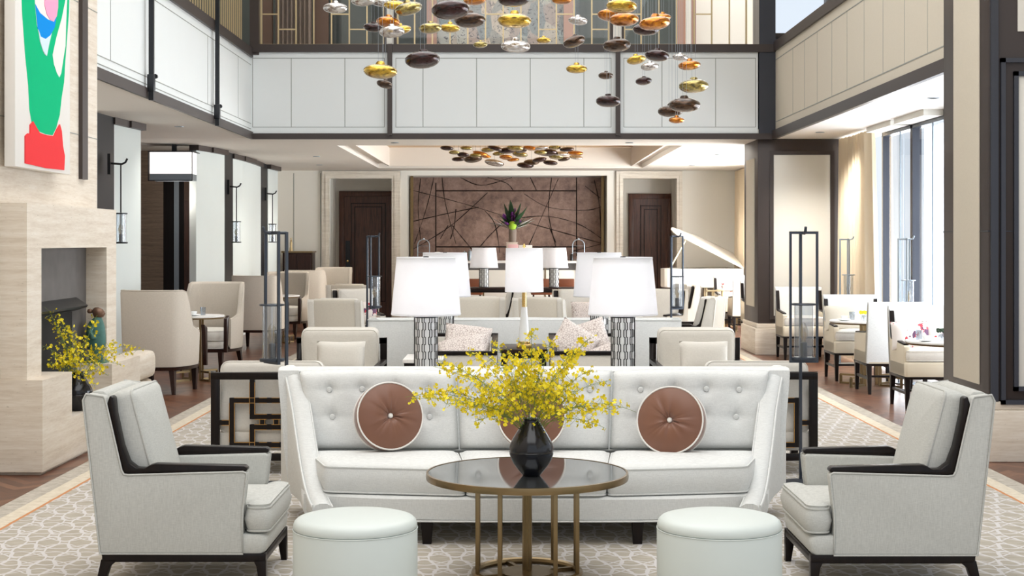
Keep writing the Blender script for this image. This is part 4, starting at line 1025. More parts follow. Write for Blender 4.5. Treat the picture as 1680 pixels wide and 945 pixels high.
dup(wl_, (-4.21, 21.9, 0), 0, 'black hook lantern on the dark strip above the third tub chair')
dup(wl_, (-4.21, 25.2, 0), 0, 'black hook lantern on the farthest dark strip, near the far wall')

# ---- box lantern in the lobby
Yb = 20.2; x0, x1 = X(250, Yb), X(322, Yb); t = thing('box_lantern', 'lit rectangular box lantern with a dark frame hanging in the lobby opening', 'ceiling light', ((x0 + x1) / 2, Yb, Z(298, Yb)))
hw = (x1 - x0) / 2; H = Z(250, Yb) - Z(298, Yb)
MB().box(-hw + .02, hw - .02, -.23, .23, .10, H - .01).build('lit_panel', 'lit', t)
MB().box(-hw + .02, hw - .02, -.232, .232, .01, .10).build('grey_band', 'pewter', t)
m = MB()
for sx in (-1, 1):
    for sy in (-1, 1): m.box(sx * hw - .01 * sx, sx * hw + .0, sy * .235, sy * .25, 0, H)
m.box(-hw, hw, -.25, .25, H - .008, H + .006); m.box(-hw, hw, -.25, -.235, 0, .012); m.build('frame', 'black_metal', t)
MB().box(-.03, .03, -.03, .03, H, CE - Z(298, Yb)).build('stem', 'black_metal', t)
light('POINT', 'box_lantern_glow', ((x0 + x1) / 2, Yb, 2.1), 12, shadow_soft_size=.2, color=(1, .93, .85))
# ---- patterned table lamps
def patterned_lamp():
    t = thing('patterned_table_lamp', '', 'table lamp', group='white shaded lamps with chain pattern bases')
    r, H = .073, .345
    MB().lathe([(.001, .012), (r, .012), (r, H), (.001, H)], 48).build('base', 'ceramic', t)
    MB().lathe([(.001, 0), (r + .006, 0), (r + .006, .014), (.001, .014)], 48).build('base_plate', 'black_metal', t)
    m = MB(); m.lathe([(.001, H - .004), (r + .006, H - .004), (r + .006, H + .008), (.001, H + .008)], 48); m.lathe([(.001, H), (.012, H), (.012, H + .05), (.001, H + .05)], 12)
    m.build('metal_cap', 'black_metal', t)
    m = MB(); n = 11; rows = 4; hh = .092
    for c in range(n * 2):
        chain, side = divmod(c, 2)
        for k in range(rows + 2):
            z0 = .014 + hh * (k - .5 * (chain % 2)); wide = .40
            def P(u, z): a = 2 * PI * (chain + .5 + u) / n; return (r + .0015) * math.cos(a), (r + .0015) * math.sin(a), z
            sgn = 1 if side else -1
            zs = [(z0, .23), (z0 + hh * .25, .23), (z0 + hh * .25, .40), (z0 + hh * .75, .40), (z0 + hh * .75, .23), (z0 + hh, .23)]
            for (za, ua), (zb, ub_) in zip(zs[:-1], zs[1:]):
                a_, b_ = max(za, .014), min(zb, H - .004)
                if zb <= .014 or za >= H - .004 or (za == zb and not .014 < za < H - .004): continue
                m.bar(P(sgn * ua, a_), P(sgn * ub_, b_), .0045, .004)
    m.build('chain_lattice', 'ebony', t, smooth=False)
    s0, s1 = H + .012, H + .38
    sh = MB().lathe([(.218, s0), (.221, s0 + .002), (.186, s1), (.183, s1), (.216, s0)], 64).build('lamp_shade', 'shade', t)
    m = MB(); m.tube([(.220 * math.cos(2 * PI * j / 48), .220 * math.sin(2 * PI * j / 48), s0 + .010) for j in range(48)], .003, 5, closed=True); m.build('shade_trim', 'shade', sh); m = MB()
    m.tube([(.1865 * math.cos(2 * PI * j / 48), .1865 * math.sin(2 * PI * j / 48), s1 - .006) for j in range(48)], .003, 5, closed=True); m.build('shade_trim', 'shade', sh)
    MB().lathe([(.001, s1 - .035), (.18, s1 - .035), (.18, s1 - .033), (.001, s1 - .032)], 48).build('diffuser', 'shade', t)
    m = MB(); m.lathe([(.001, s1 - .03), (.018, s1 - .03), (.018, s1 + .004), (.001, s1 + .005)], 16); m.build('finial', 'black_metal', t)
    return t
T1 = .672
pl0 = patterned_lamp(); pl0.location = (X(699, 9.2), 9.2, T1); pl0['label'] = 'large patterned lamp behind the sofa on the fireplace side'
dup(pl0, (X(1022, 9.2), 9.2, T1), .3, 'large patterned lamp behind the sofa on the window side')
T2 = .66
dup(pl0, (X(730, 12.35), 12.35, T2), .2, 'patterned lamp half hidden by the lamp on the fireplace side', scale=(1, 1, 1.02))
dup(pl0, (X(983, 12.35), 12.35, T2), .5, 'patterned lamp half hidden by the lamp on the window side', scale=(1, 1, 1.02))
T3 = .775
for px_, Y_, z_, e_ in ((699, 9.2, T1 + .50, 3.5), (1022, 9.2, T1 + .50, 3.5), (730, 12.35, T2 + .50, 3), (983, 12.35, T2 + .50, 3), (860, 11.85, 1.26, 2), (794, 22.6, T3 + .42, 3), (909, 22.6, T3 + .42, 3)):
    light('POINT', 'lamp_bulb', (X(px_, Y_), Y_, z_), e_, shadow_soft_size=.045, color=(1, .97, .94))
dup(pl0, (X(794, 22.6), 22.6, T3), .2, 'far patterned lamp in front of the mural, before the small cloches', scale=(1, 1, .85))
dup(pl0, (X(909, 22.6), 22.6, T3), .5, 'far patterned lamp in front of the mural, next to the cone lamp shade', scale=(1, 1, .85))

def parsons(loc, w, d, h, label, top='marble', leg='ebony', name='side_table'):
    t = thing(name, label, 'side table', loc)
    MB().box(-w / 2, w / 2, -d / 2, d / 2, h - .03, h).build('table_top', top, t, bevel=.004)
    m = MB(); m.box(-w / 2 + .01, w / 2 - .01, -d / 2 + .01, d / 2 - .01, h - .075, h - .0305); m.build('apron', leg, t, bevel=.003)
    for sx in (-1, 1):
        for sy in (-1, 1): MB().box(sx * (w / 2 - .01), sx * (w / 2 - .055), sy * (d / 2 - .01), sy * (d / 2 - .055), 0, h - .07).build('leg', leg, t, bevel=.003)
    return t
parsons((.10, 9.2, 0), 1.75, .36, T1, 'long dark console table behind the tufted sofa carrying two lamps', 'espresso', name='console_table')
parsons((X(730, 12.35), 12.35, 0), .27, .40, T2, 'dark side table under the half hidden lamp on the fireplace side', 'espresso')
parsons((X(983, 12.35), 12.35, 0), .27, .40, T2, 'dark side table under the half hidden lamp on the window side', 'espresso')
parsons((X(700, 11.15) - .02, 11.2, 0), .30, .5, .605, 'small side table with a white stone top and dark legs beside the settee')
parsons((.095, 12.0, 0), .385, .62, .625, 'square dark espresso side table between the two low box armchairs', 'espresso')
parsons((X(852, 22.6), 22.6, 0), 1.75, .45, T3, 'dark console table far back carrying the pair of small patterned lamps', 'espresso', name='console_table')

# ---- cone lamp
t = thing('cone_table_lamp', 'slim table lamp with white cone base, brass neck and tall drum shade', 'table lamp', (X(860, 11.85), 11.85, .625))
m = MB(); m.box(-.062, .062, -.062, .062, 0, .035); m.lathe([(.001, .03), (.05, .03), (.05, .055), (.001, .055)], 24); m.build('brass_foot', 'brass_bright', t, bevel=.003)
MB().lathe([(.001, .055), (.047, .055), (.024, .335), (.001, .335)], 40).build('cone_body', 'ceramic', t)
MB().lathe([(.001, .335), (.018, .335), (.018, .46), (.022, .465), (.022, .475), (.008, .48), (.001, .48)], 24).build('brass_neck', 'brass_bright', t)
MB().lathe([(.156, .458), (.158, .459), (.150, .815), (.147, .815), (.154, .46)], 56).build('lamp_shade', 'shade', t)
MB().lathe([(.001, .79), (.146, .79), (.146, .793), (.001, .794)], 40).build('diffuser', 'shade', t)
MB().lathe([(.001, .80), (.006, .80), (.006, .82), (.014, .826), (.01, .84), (.004, .85), (.001, .852)], 12).build('finial', 'brass_bright', t)

# ---- fretwork armchairs seen from behind, the same model faces the camera farther back
def fret_chair():
    t = thing('fretwork_armchair', '', 'armchair', group='dark framed armchairs with fretwork backs')
    w, h = .375, .655       # back plane at y = -.32, chair faces +y
    m = MB(); Y0, Y1 = -.33, -.295
    m.box(-w, -w + .055, Y0, Y1, 0, h); m.box(w - .055, w, Y0, Y1, 0, h); m.box(-w, w, Y0 - .001, Y1, h - .045, h); m.box(-w + .05, w - .05, Y0, Y1, .09, .135)
    m.build('back_frame', 'ebony', t, bevel=.004)
    def q(px, py): return ((px - 24) / 640 * 2 * .79 - w, h - (py - 72) / 800 * 0.80)
    # fretwork: mirrored stepped key pattern in bars, with a thin gilt line on the edges
    z = lambda f: .135 + f * (h - .18)
    segs = []
    for s in (-1, 1):
        segs += [((s * .24, z(.72)), (s * .24, z(.12))), ((s * .24, z(.72)), (s * .08, z(.72))), ((s * .24, z(.12)), (s * .08, z(.12))), ((s * .32, z(.42)), (s * .24, z(.42))),
                 ((s * .11, z(1.0)), (s * .11, z(.50))), ((s * .11, z(.50)), (0, z(.50))), ((s * .11, z(.36)), (s * .11, z(0))), ((s * .11, z(.36)), (0, z(.36))), ((s * .08, z(.72)), (0, z(.72))), ((s * .08, z(.12)), (0, z(.12))), ((s * .045, z(.50)), (s * .045, z(.36)))]
    m = MB(); g = MB()
    for (a, b) in segs:
        m.bar((a[0], Y0 + .014, a[1]), (b[0], Y0 + .014, b[1]), .034 if a[0] != b[0] else .034, .022, up=(0, 1, 0)) if False else m.box(min(a[0], b[0]) - .016, max(a[0], b[0]) + .016, Y0 + .004, Y0 + .03, min(a[1], b[1]) - .016, max(a[1], b[1]) + .016)
        if abs(a[0] - b[0]) > 1e-6:
            for e in (-1, 1): g.box(min(a[0], b[0]) + .015, max(a[0], b[0]) - .015, Y0 + .001, Y0 + .01, a[1] + e * .0165 - .0015, a[1] + e * .0165 + .0015)
        else:
            for e in (-1, 1): g.box(a[0] + e * .0165 - .0015, a[0] + e * .0165 + .0015, Y0 + .001, Y0 + .01, min(a[1], b[1]) + .017, max(a[1], b[1]) - .017)
    m.build('fretwork', 'ebony', t, smooth=False); g.build('gilt_edging', 'gold_trim', t, smooth=False)
    c = MB(); c.m = Matrix.Translation((0, -.20, .485)) @ Matrix.Rotation(-PI / 2 - .12, 4, 'X') @ Matrix.Translation((0, 0, -.065))
    cushion(c, 0, 0, 0, .66, .46, .13, r=.05, crown=.02, edge=.02); c.build('back_cushion', 'cream_linen', t, sharp=60)
    c = MB(); cushion(c, 0, .04, .27, .64, .62, .15, r=.04, crown=.02, edge=.02); c.build('seat_cushion', 'cream_linen', t, sharp=60)
    m = MB(); m.box(-.34, .34, -.29, .33, .15, .268); m.build('seat_base', 'cream_linen', t, bevel=.01)
    for s in (-1, 1):
        m = MB(); m.box(s * w, s * (w - .045), -.30, .36, .50, .535); m.build('arm_rail', 'ebony', t, bevel=.004)
        m = MB(); m.box(s * w, s * (w - .05), .31, .36, 0, .50); m.build('leg', 'ebony', t, bevel=.004)
    return t
fc = fret_chair(); fc.location = (-1.555, 9.62, 0); fc['label'] = 'fretwork backed armchair behind the armchair at the hearth'
dup(fc, (1.585, 9.62, 0), 0, 'fretwork backed armchair behind the armchair at the clad pillar')
f2 = dup(fc, (X(547, 11.3), 11.55, 0), PI, 'dark framed armchair facing the camera with a lumbar pillow, near the tub chairs', scale=(.98, 1, 1.0))
f3 = dup(fc, (X(1154, 11.3), 11.55, 0), PI, 'dark framed armchair facing the camera with a lumbar pillow, near the white piano', scale=(.98, 1, 1.0))
for f_ in (f2, f3):
    for o in list(f_.children):
        if o.name.startswith('back_cushion'): o.location = (0, -.035, .075); o.scale = (.95, 1, 1.0)
        if o.name.startswith('back_frame'): o.scale = (1, 1, 1.08)
def lumbar(loc, rz, w, h, label, mat, name='throw_pillow', tl=0, group=None, roll=0, wav=0):
    t = pillow(MB(), w, h, .12, wav=wav).build(name, mat, None, sharp=80); t.location = loc; t.rotation_euler = (-math.radians(12) - tl, roll, rz); return tag(t, label, 'cushion', group)
lumbar((X(556, 11.1), 11.22, .60), 0, .38, .25, 'cream lumbar pillow on the armchair near the tub chairs', 'cream_linen', wav=.02)
lumbar((X(1158, 11.1), 11.22, .60), 0, .38, .25, 'cream lumbar pillow on the armchair near the piano', 'cream_linen', wav=.02)

# ---- low box armchairs with ebonised rims, with blush pillows
def box_chair():
    t = thing('box_armchair', '', 'armchair', group='low box armchairs with black rims'); w, d = .31, .42
    for s in (-1, 1):
        m = MB(); m.prism([(-d, .16), (d, .16), (d, .70), (-d, .61)], 'x', s * w, s * (w - .06)); m.build('side_panel', 'cream_linen', t, bevel=.006)
        m = MB(); m.bar((s * (w - .02), -d - .005, .622), (s * (w - .02), d, .712), .05, .03); m.build('arm_rail', 'ebony', t, bevel=.004)
    m = MB(); m.box(-w, w, -d, -d + .06, .16, .61); m.build('front_panel', 'cream_linen', t, bevel=.006)
    m = MB(); m.box(-w - .005, w + .005, -d - .012, -d + .045, .607, .640); m.build('front_rail', 'ebony', t, bevel=.005)
    m = MB(); m.box(-w, w, d - .06, d, .16, .70); m.build('back_panel', 'cream_linen', t, bevel=.006)
    m = MB(); m.box(-w - .005, w + .005, d - .045, d + .012, .696, .728); m.build('back_rail', 'ebony', t, bevel=.005)
    c = MB(); cushion(c, 0, 0, .28, .5, .70, .13); c.build('seat_cushion', 'cream_linen', t, sharp=60)
    for sx in (-1, 1):
        for sy in (-1, 1): MB().box(sx * w, sx * (w - .045), sy * d, sy * (d - .045), 0, .17).build('leg', 'ebony', t, bevel=.004)
    return t
BY = 11.72
bc = box_chair(); bc.location = (-.43, BY, 0); bc['label'] = 'low cream box armchair with black rim, near the marble topped side table'
dup(bc, (.62, BY, 0), 0, 'low cream box armchair with black rim, behind the lamp on the window side')
lumbar((X(766, 11.5), 11.66, .70), 0, .38, .30, 'blush patterned pillow leaning at the back of the box armchair near the marble side table', 'geo', roll=.12, tl=.5)
lumbar((X(757, 11.35), 11.48, .635), 0, .40, .28, 'blush patterned pillow lying in front in the box armchair near the marble side table', 'geo', roll=-.18, tl=.7)
lumbar((X(943, 11.5), 11.60, .68), 0, .34, .32, 'blush patterned pillow standing by the rim of the box armchair on the window side', 'geo', roll=.55, tl=.3)
lumbar((X(966, 11.6), 11.76, .70), 0, .34, .32, 'blush patterned pillow at the back of the box armchair on the window side', 'geo', roll=-.3, tl=.3)
lumbar((X(993, 11.5), 11.50, .575), 0, .34, .24, 'blush patterned pillow half behind the lamp in the box armchair on the window side', 'geo', roll=-.35, tl=.6)

# ---- high tub wing chairs
def tub_chair():
    t = thing('tub_chair', '', 'armchair', group='high tub chairs along the plaster fins')
    # chair faces +y; back is at -y
    n = 36; outer = []; tops = []
    def hgt(a):
        a = abs(a)
        if a < 62: return 1.02
        if a < 88: return 1.02 - .36 * (.5 - .5 * math.cos(PI * (a - 62) / 26))
        return .66 - .05 * (a - 88) / 30
    m = MB(); rings = []
    for i in range(n + 1):
        a = -118 + 236 * i / n; h = hgt(a); r_ = math.radians(a)
        def P(rad, z, k=1):
            fl = 1 + .08 * (z - .3) ; x = math.sin(r_) * rad * fl; y = -math.cos(r_) * rad * .98 * fl
            sq = 1.0 / max(abs(math.sin(r_)), abs(math.cos(r_))) ** .35
            return (x * sq, y * sq, z)
        rings.append([P(.39, .27), P(.395, .30), P(.395, h - .03), P(.388, h - .008), P(.37, h), P(.345, h - .006), P(.335, h - .03), P(.33, .32)])
    m.loft(rings); m.tube([Vector(r_[3]) + Vector((0, 0, .0)) for r_ in rings], .006, 6); m.build('shell_back', 'tan_linen', t, sharp=60)
    m = MB(); rings = []
    for z, k in ((.235, .97), (.27, 1)): rings.append([(math.sin(a) * .395 * k / max(abs(math.sin(a)), abs(math.cos(a))) ** .35, -math.cos(a) * .39 * k / max(abs(math.sin(a)), abs(math.cos(a))) ** .35, z) for a in [2 * PI * j / 40 for j in range(40)]])
    m.loft(rings); m.build('apron', 'espresso', t, sharp=50)
    c = MB(); cushion(c, 0, .03, .271, .60, .62, .09, r=.12, crown=.0); cushion(c, 0, .05, .362, .58, .60, .12, r=.12, crown=.02); c.build('seat_cushion', 'cream_linen', t, sharp=60)
    for sx in (-1, 1):
        m = MB(); m.prism([(.33, .24), (.37, .24), (.36, .62), (.28, .655), (.29, .61)], 'x', sx * .345, sx * .39); m.build('arm_post', 'espresso', t, bevel=.004)
        for sy, b in ((1, 0), (-1, .03)):
            MB().loft([rr(sx * (.27 + b), sy * (.28 + b), 0, .018, .018, .003, 1), rr(sx * .27, sy * .28, .24, .032, .032, .004, 1)]).build('leg', 'espresso', t)
    return t
tc = tub_chair(); TX = -3.46; tc.scale = (.88, .92, 1); tc.location = (TX - .03, 14.45, 0); tc.rotation_euler = (0, 0, math.radians(-12)); tc['label'] = 'tan tub chair seen from behind, nearest to the fireplace'
for (x, y, a, l) in ((TX - .02, 16.75, 168, 'tan tub chair facing the first tub chair across a small marble table'), (TX - .08, 20.3, -6, 'tan tub chair seen from behind the lantern floor lamp'),
                     (TX - .04, 22.35, 172, 'tan tub chair facing the third one, with dark arm post'), (TX + .05, 24.1, -4, 'tan tub chair seen from behind beside the wooden door'), (TX + .2, 26.2, 170, 'farthest tan tub chair, next to the stone door surround')):
    dup(tc, (x, y, 0), math.radians(a), l)

def bistro_table(loc, r, h, label):
    t = thing('marble_bistro_table', label, 'table', loc, group='round marble bistro tables')
    MB().lathe([(.001, h - .022), (r - .01, h - .022), (r, h - .016), (r, h - .003), (r - .004, h), (.001, h)], 48).build('table_top', 'marble', t)
    m = MB(); m.tube([(.16 * math.cos(2 * PI * j / 24), .16 * math.sin(2 * PI * j / 24), h - .03) for j in range(24)], .008, 6, closed=True); m.tube([((r - .01) * math.cos(2 * PI * j / 40), (r - .01) * math.sin(2 * PI * j / 40), h - .027) for j in range(40)], .008, 5, closed=True); m.build('brass_rim', 'brass', t)
    for k in range(4):
        a = PI / 4 + k * PI / 2; ca, sa = math.cos(a), math.sin(a); m = MB(); m.box(.08 * ca - .011, .08 * ca + .011, .08 * sa - .011, .08 * sa + .011, 0.0, h - .03); m.bar((.08 * ca, .08 * sa, .011), (.26 * ca, .26 * sa, .011), .02); m.bar((.26 * ca, .26 * sa, .0), (.26 * ca, .26 * sa, .10), .02); m.bar((.26 * ca, .26 * sa, .10), (.08 * ca, .08 * sa, .10), .02)
        m.build('leg', 'brass', t, smooth=False)
    return t
bt = bistro_table((X(322, 15.6), 15.6, 0), .30, .70, 'round marble table between the two nearest tub chairs')
dup(bt, (-3.42, 21.3, 0), 0, 'round marble table between the third and fourth tub chairs')
dup(bt, (-3.36, 25.2, 0), 0, 'round marble table between the farthest tub chairs')
# ---- dining armchairs by the windows
def dining_chair():
    t = thing('dining_armchair', '', 'dining chair', group='high backed dining armchairs by the windows')
    # faces +y; back at -y
    w = .30
    side = [(-.33, .88), (-.29, .885), (-.24, .62), (-.22, .60), (.22, .575), (.24, .56), (.25, .30), (-.25, .30), (-.29, .5)]
    for s in (-1, 1):
        m = MB(); m.prism(side, 'x', s * w, s * (w - .055)); m.build('arm', 'beige_leather', t, bevel=.008, seg=3, sharp=50)
        m = MB(); m.prism([(-.292, .87), (-.275, .873), (-.222, .63), (-.205, .617), (.215, .592), (.22, .577), (-.22, .602), (-.238, .62)], 'x', s * (w - .004), s * (w - .05)); m.build('arm_cap', 'ebony', t, bevel=.004)
    m = MB(); m.loft([[(x, y, z) for x, y in ((-w, y0), (w, y0), (w, y1), (-w, y1))] for z, y0, y1 in ((.30, -.262, -.20), (.5, -.302, -.22), (.88, -.342, -.275), (.905, -.335, -.285))]); m.build('backrest', 'white_linen', t, bevel=.010)
    c = MB(); cushion(c, 0, -.02, .43, .485, .50, .10, r=.03, crown=.02); cushion(c, 0, 0.235, .43, .56, .07, .098, r=.03, crown=.005); c.build('seat_cushion', 'cream_linen', t, sharp=60)
    m = MB(); m.loft([rr(0, .01, .30, .295, .27, .02), rr(0, .01, .31, .30, .275, .03), rr(0, .01, .41, .30, .275, .03), rr(0, .01, .428, .29, .265, .03)]); m.build('seat_base', 'beige_leather', t, sharp=60)
    m = MB(); m.box(-w, w, -.26, .27, .275, .302); m.build('seat_frame', 'ebony', t, bevel=.004)
    for sx in (-1, 1):
        for sy in (-1, 1):
            MB().loft([rr(sx * (w - .028), (.25 if sy > 0 else -.27), 0, .014, .014, .002, 1), rr(sx * (w - .028), .245 if sy > 0 else -.24, .28, .024, .024, .003, 1)]).build('leg', 'ebony', t)
        m = MB(); m.box(sx * (w - .018), sx * (w - .036), -.25, .245, .14, .165); m.build('stretcher', 'ebony', t)
    m = MB(); m.box(-w + .03, w - .03, -.01, .01, .142, .163); m.build('stretcher', 'ebony', t)
    return t
dc = dining_chair(); dc.location = (3.74, 15.75, 0); dc.rotation_euler = (0, 0, PI); dc['label'] = 'dining armchair facing the camera with a plain beige pillow, at the table with yellow flowers'
DX = 3.76
for (x, y, a, l) in ((DX, 14.42, 0, 'dining armchair seen from behind with its white back, at the table with yellow flowers'), (DX, 13.05, 180, 'dining armchair facing the camera with floral pillows'),
                     (3.86, 11.45, -4, 'dining armchair seen from behind, mostly hidden by the clad pillar'), (3.70, 18.45, 180, 'dining armchair beside the panelled column, half behind the lantern lamp'),
                     (3.78, 24.75, 180, 'far dining armchair facing the camera with a floral pillow, in front of the piano'), (3.80, 23.3, 0, 'far dining armchair seen from behind, beside the panelled column'), (3.76, 21.7, 180, 'far dining armchair facing the camera, beside the panelled column')):
    dup(dc, (x, y, 0), math.radians(a), l)
dup(bt, (3.72, 15.05, 0), 0, 'round marble table with yellow flowers between two dining armchairs', scale=(1.4, 1.25, .965))
dup(bt, (3.78, 12.25, 0), 0, 'round marble table in front of the chair with floral pillows', scale=(1.5, 1.4, .94))
dup(bt, (3.78, 24.05, 0), 0, 'far round marble table between dining armchairs near the piano', scale=(1.1, 1.1, 1))
dup(bt, (3.90, 20.98, 0), 0, 'round marble table half hidden behind the panelled column', scale=(.9, .9, 1))
lumbar((3.62, 15.80, .655), 0, .44, .28, 'plain beige pillow on the dining armchair at the table with yellow flowers', 'beige_panel')
lumbar((3.60, 13.10, .64), .05, .36, .26, 'floral pillow with a red bloom on the dining armchair', 'floral')
lumbar((3.88, 13.12, .645), -.1, .34, .26, 'floral pillow with purple blooms next to the one with a red bloom', 'floral')
lumbar((3.78, 24.77, .66), 0, .42, .26, 'floral pillow on the far dining armchair by the piano', 'floral')
lumbar((3.80, 21.72, .66), 0, .42, .28, 'plain beige pillow on the dining armchair by the column', 'beige_panel')
lumbar((-1.98, 19.2, .56), .3, .4, .28, 'floral pillow on the cream armchair behind the slender lantern lamp', 'floral')
lumbar((.98, 19.15, .56), .3, .42, .28, 'blush pillow on the cream armchair behind the cone lamp', 'geo')
# table settings
def bud_vase(loc, label, mat='petal'):
    t = thing('bud_vase', label, 'vase', loc); MB().lathe([(.001, 0), (.028, 0), (.032, .03), (.028, .05), (.03, .055), (.024, .052), (.001, .01)], 20).build('vase_body', 'lantern_glass', t)
    m = MB()
    for k in range(9):
        a = k * 2.4; r_ = .022 + .01 * (k % 3); c0 = Vector((r_ * math.cos(a), r_ * math.sin(a), .075 + .012 * (k % 2)))
        m.loft([[tuple(c0 + Vector((q * math.cos(2 * PI * j / 7), q * math.sin(2 * PI * j / 7), zz))) for j in range(7)] for q, zz in ((.004, -.012), (.016, 0), (.018, .01), (.008, .016))])
    m.build('flower_head', mat, t)
bud_vase((X(1417, 15.0), 15.0, .676), 'small glass vase of yellow flowers on the dining table')
bud_vase((X(1548, 12.2), 12.25, .659), 'small vase with green foliage on the dining table beside the pillar', 'leaf')
def glass(loc, label): return tag(MB().lathe([(.001, 0), (.026, 0), (.031, .085), (.030, .085), (.025, .004), (.001, .004)], 16).build('water_glass', 'lantern_glass'), label, 'glass', 'water glasses on the marble tables')
for (px, Y, z, l) in ((1398, 15.1, .676, 'water glass beside the small yellow flowers'), (1446, 15.0, .676, 'water glass on the far side of the yellow flowers'), (1508, 12.3, .659, 'water glass on the table before the floral pillows'), (333, 15.6, .70, 'water glass on the table between the nearest tub chairs')):
    g = glass(None, l); g.location = (X(px, Y), Y, z)
def saucer(loc, label):
    t = thing('coffee_cup', label, 'cup', loc, group='white coffee cups on the marble tables')
    MB().lathe([(.001, .002), (.03, .001), (.07, .012), (.071, .014), (.03, .006), (.001, .006)], 24).build('saucer', 'ceramic', t)
    MB().lathe([(.001, .007), (.022, .007), (.036, .05), (.034, .05), (.02, .01), (.001, .01)], 20).build('cup', 'ceramic', t)
saucer((X(1385, 14.95), 14.95, .676), 'white coffee cup on the dining table with yellow flowers')
saucer((X(1520, 12.1), 12.1, .659), 'white coffee cup on the dining table before the floral pillows')
saucer((X(318, 15.45), 15.45, .70), 'white coffee cup on the table between the nearest tub chairs')
# ---- white grand piano
PYY = 25.7; pz = lambda py: Z(py, PYY); pxx = lambda px: X(px, PYY)
t = thing('grand_piano', 'white grand piano with its lid propped open', 'piano', (pxx(1142), PYY + .80, 0), math.radians(4))
ox, oy = t.location.x, t.location.y
xa_, xb_ = pxx(1083) - ox, pxx(1217) - ox; yf, yk = -.75, .72
# plan: keyboard end at the window side, tail toward the door
plan = [(xb_, yf), (xb_, yk), (xb_ - .35, yk), (xb_ - .75, yk - .12), (xb_ - 1.0, yk - .48), (xa_ + .25, yk - .62), (xa_ + .05, yf + .55), (xa_, yf + .25), (xa_ + .03, yf + .03), (xa_ + .08, yf)]
zt_, zb_ = pz(441), pz(472)
m = MB(); m.prism([(x * .99, y * .985) for x, y in plan], 'z', zb_, zt_ - .12); m.build('case_bottom', 'piano', t, bevel=.008)
m = MB(); ins = [(x * .965 + .0, y * .955) for x, y in plan]
n = len(plan)
m.loft([[(x, y, zb_ + .02) for x, y in plan], [(x, y, zt_) for x, y in plan], [(x, y, zt_) for x, y in ins], [(x, y, zt_ - .13) for x, y in ins]], False, False)
m.build('rim', 'piano', t, smooth=False)
m = MB(); m.prism([(x * .99, y * .99) for x, y in ins], 'z', zt_ - .119, zt_ - .085); m.build('soundboard', 'brass', t, smooth=False)
# lid hinged at the window-side end, rising toward the tail
ang = math.radians(27.0); lid = MB(); hx_, hz_ = xb_ - .04, zt_ + .01
lid.m = Matrix.Translation((hx_, yf, hz_)) @ Matrix.Rotation(ang, 4, 'Y') @ Matrix.Rotation(math.radians(11), 4, 'X') @ Matrix.Translation((-hx_, -yf, -hz_))
lp = [(x if x > xa_ + .3 else x - .0, y) for x, y in plan]
lid.prism(lp, 'z', hz_, hz_ + .025); lid.build('lid', 'piano', t, bevel=.004)
m = MB(); pxp = xa_ + .12
m.bar((pxp, yf + .06, zt_ - .02), (pxp + .30, yf + .10, zt_ + .50), .022); m.build('prop_stick', 'champagne', t)
m = MB(); m.box(xb_ - .02, xb_ + .05, yf + .1, yk - .1, zb_ + .02, zb_ + .14); m.build('key_bed', 'piano', t, bevel=.006)
for x, y in ((xb_ - .12, yf + .12), (xb_ - .12, yk - .12), (xa_ + .35, yf + .3)):
    lg = MB(); lg.lathe([(.001, .06), (.035, .06), (.04, .09), (.035, .12), (.055, zb_ - .06), (.07, zb_), (.001, zb_)], 20, (x, y, 0)); o = lg.build('leg', 'piano', t)
    MB().lathe([(.001, 0), (.03, 0), (.03, .05), (.012, .07), (.001, .07)], 16, (x, y, 0)).build('caster', 'brass_bright', o)
m = MB(); m.box(xb_ - .55, xb_ - .52, -.1, -.07, .1, zb_); m.box(xb_ - .55, xb_ - .52, .07, .1, .1, zb_); m.box(xb_ - .60, xb_ - .48, -.14, .14, .06, .12); m.build('pedal_lyre', 'champagne', t, bevel=.004)
m = MB()
for x in (X(1163, 22.8), X(1183, 22.8)): m.box(x - .02, x + .02, -.02, .02, 0, .82); m.box(x - .05, x + .05, -.05, .05, 0, .03)
pass
t = thing('brass_barrier_post', 'slim polished metal post with a square foot beside the piano', 'post', (X(1170, 22.3), 22.3, 0))
MB().box(-.10, .10, -.10, .10, 0, .02).build('foot', 'champagne', t, bevel=.003); MB().box(-.02, .02, -.02, .02, .02, .72).build('post', 'champagne', t, bevel=.003); MB().box(-.1, .1, -.06, .06, .72, .74).build('top_plate', 'champagne', t, bevel=.003)
dup(t, (X(1186, 22.6), 22.6, 0), .3, 'second slim polished metal post, the one nearer the dining chairs')

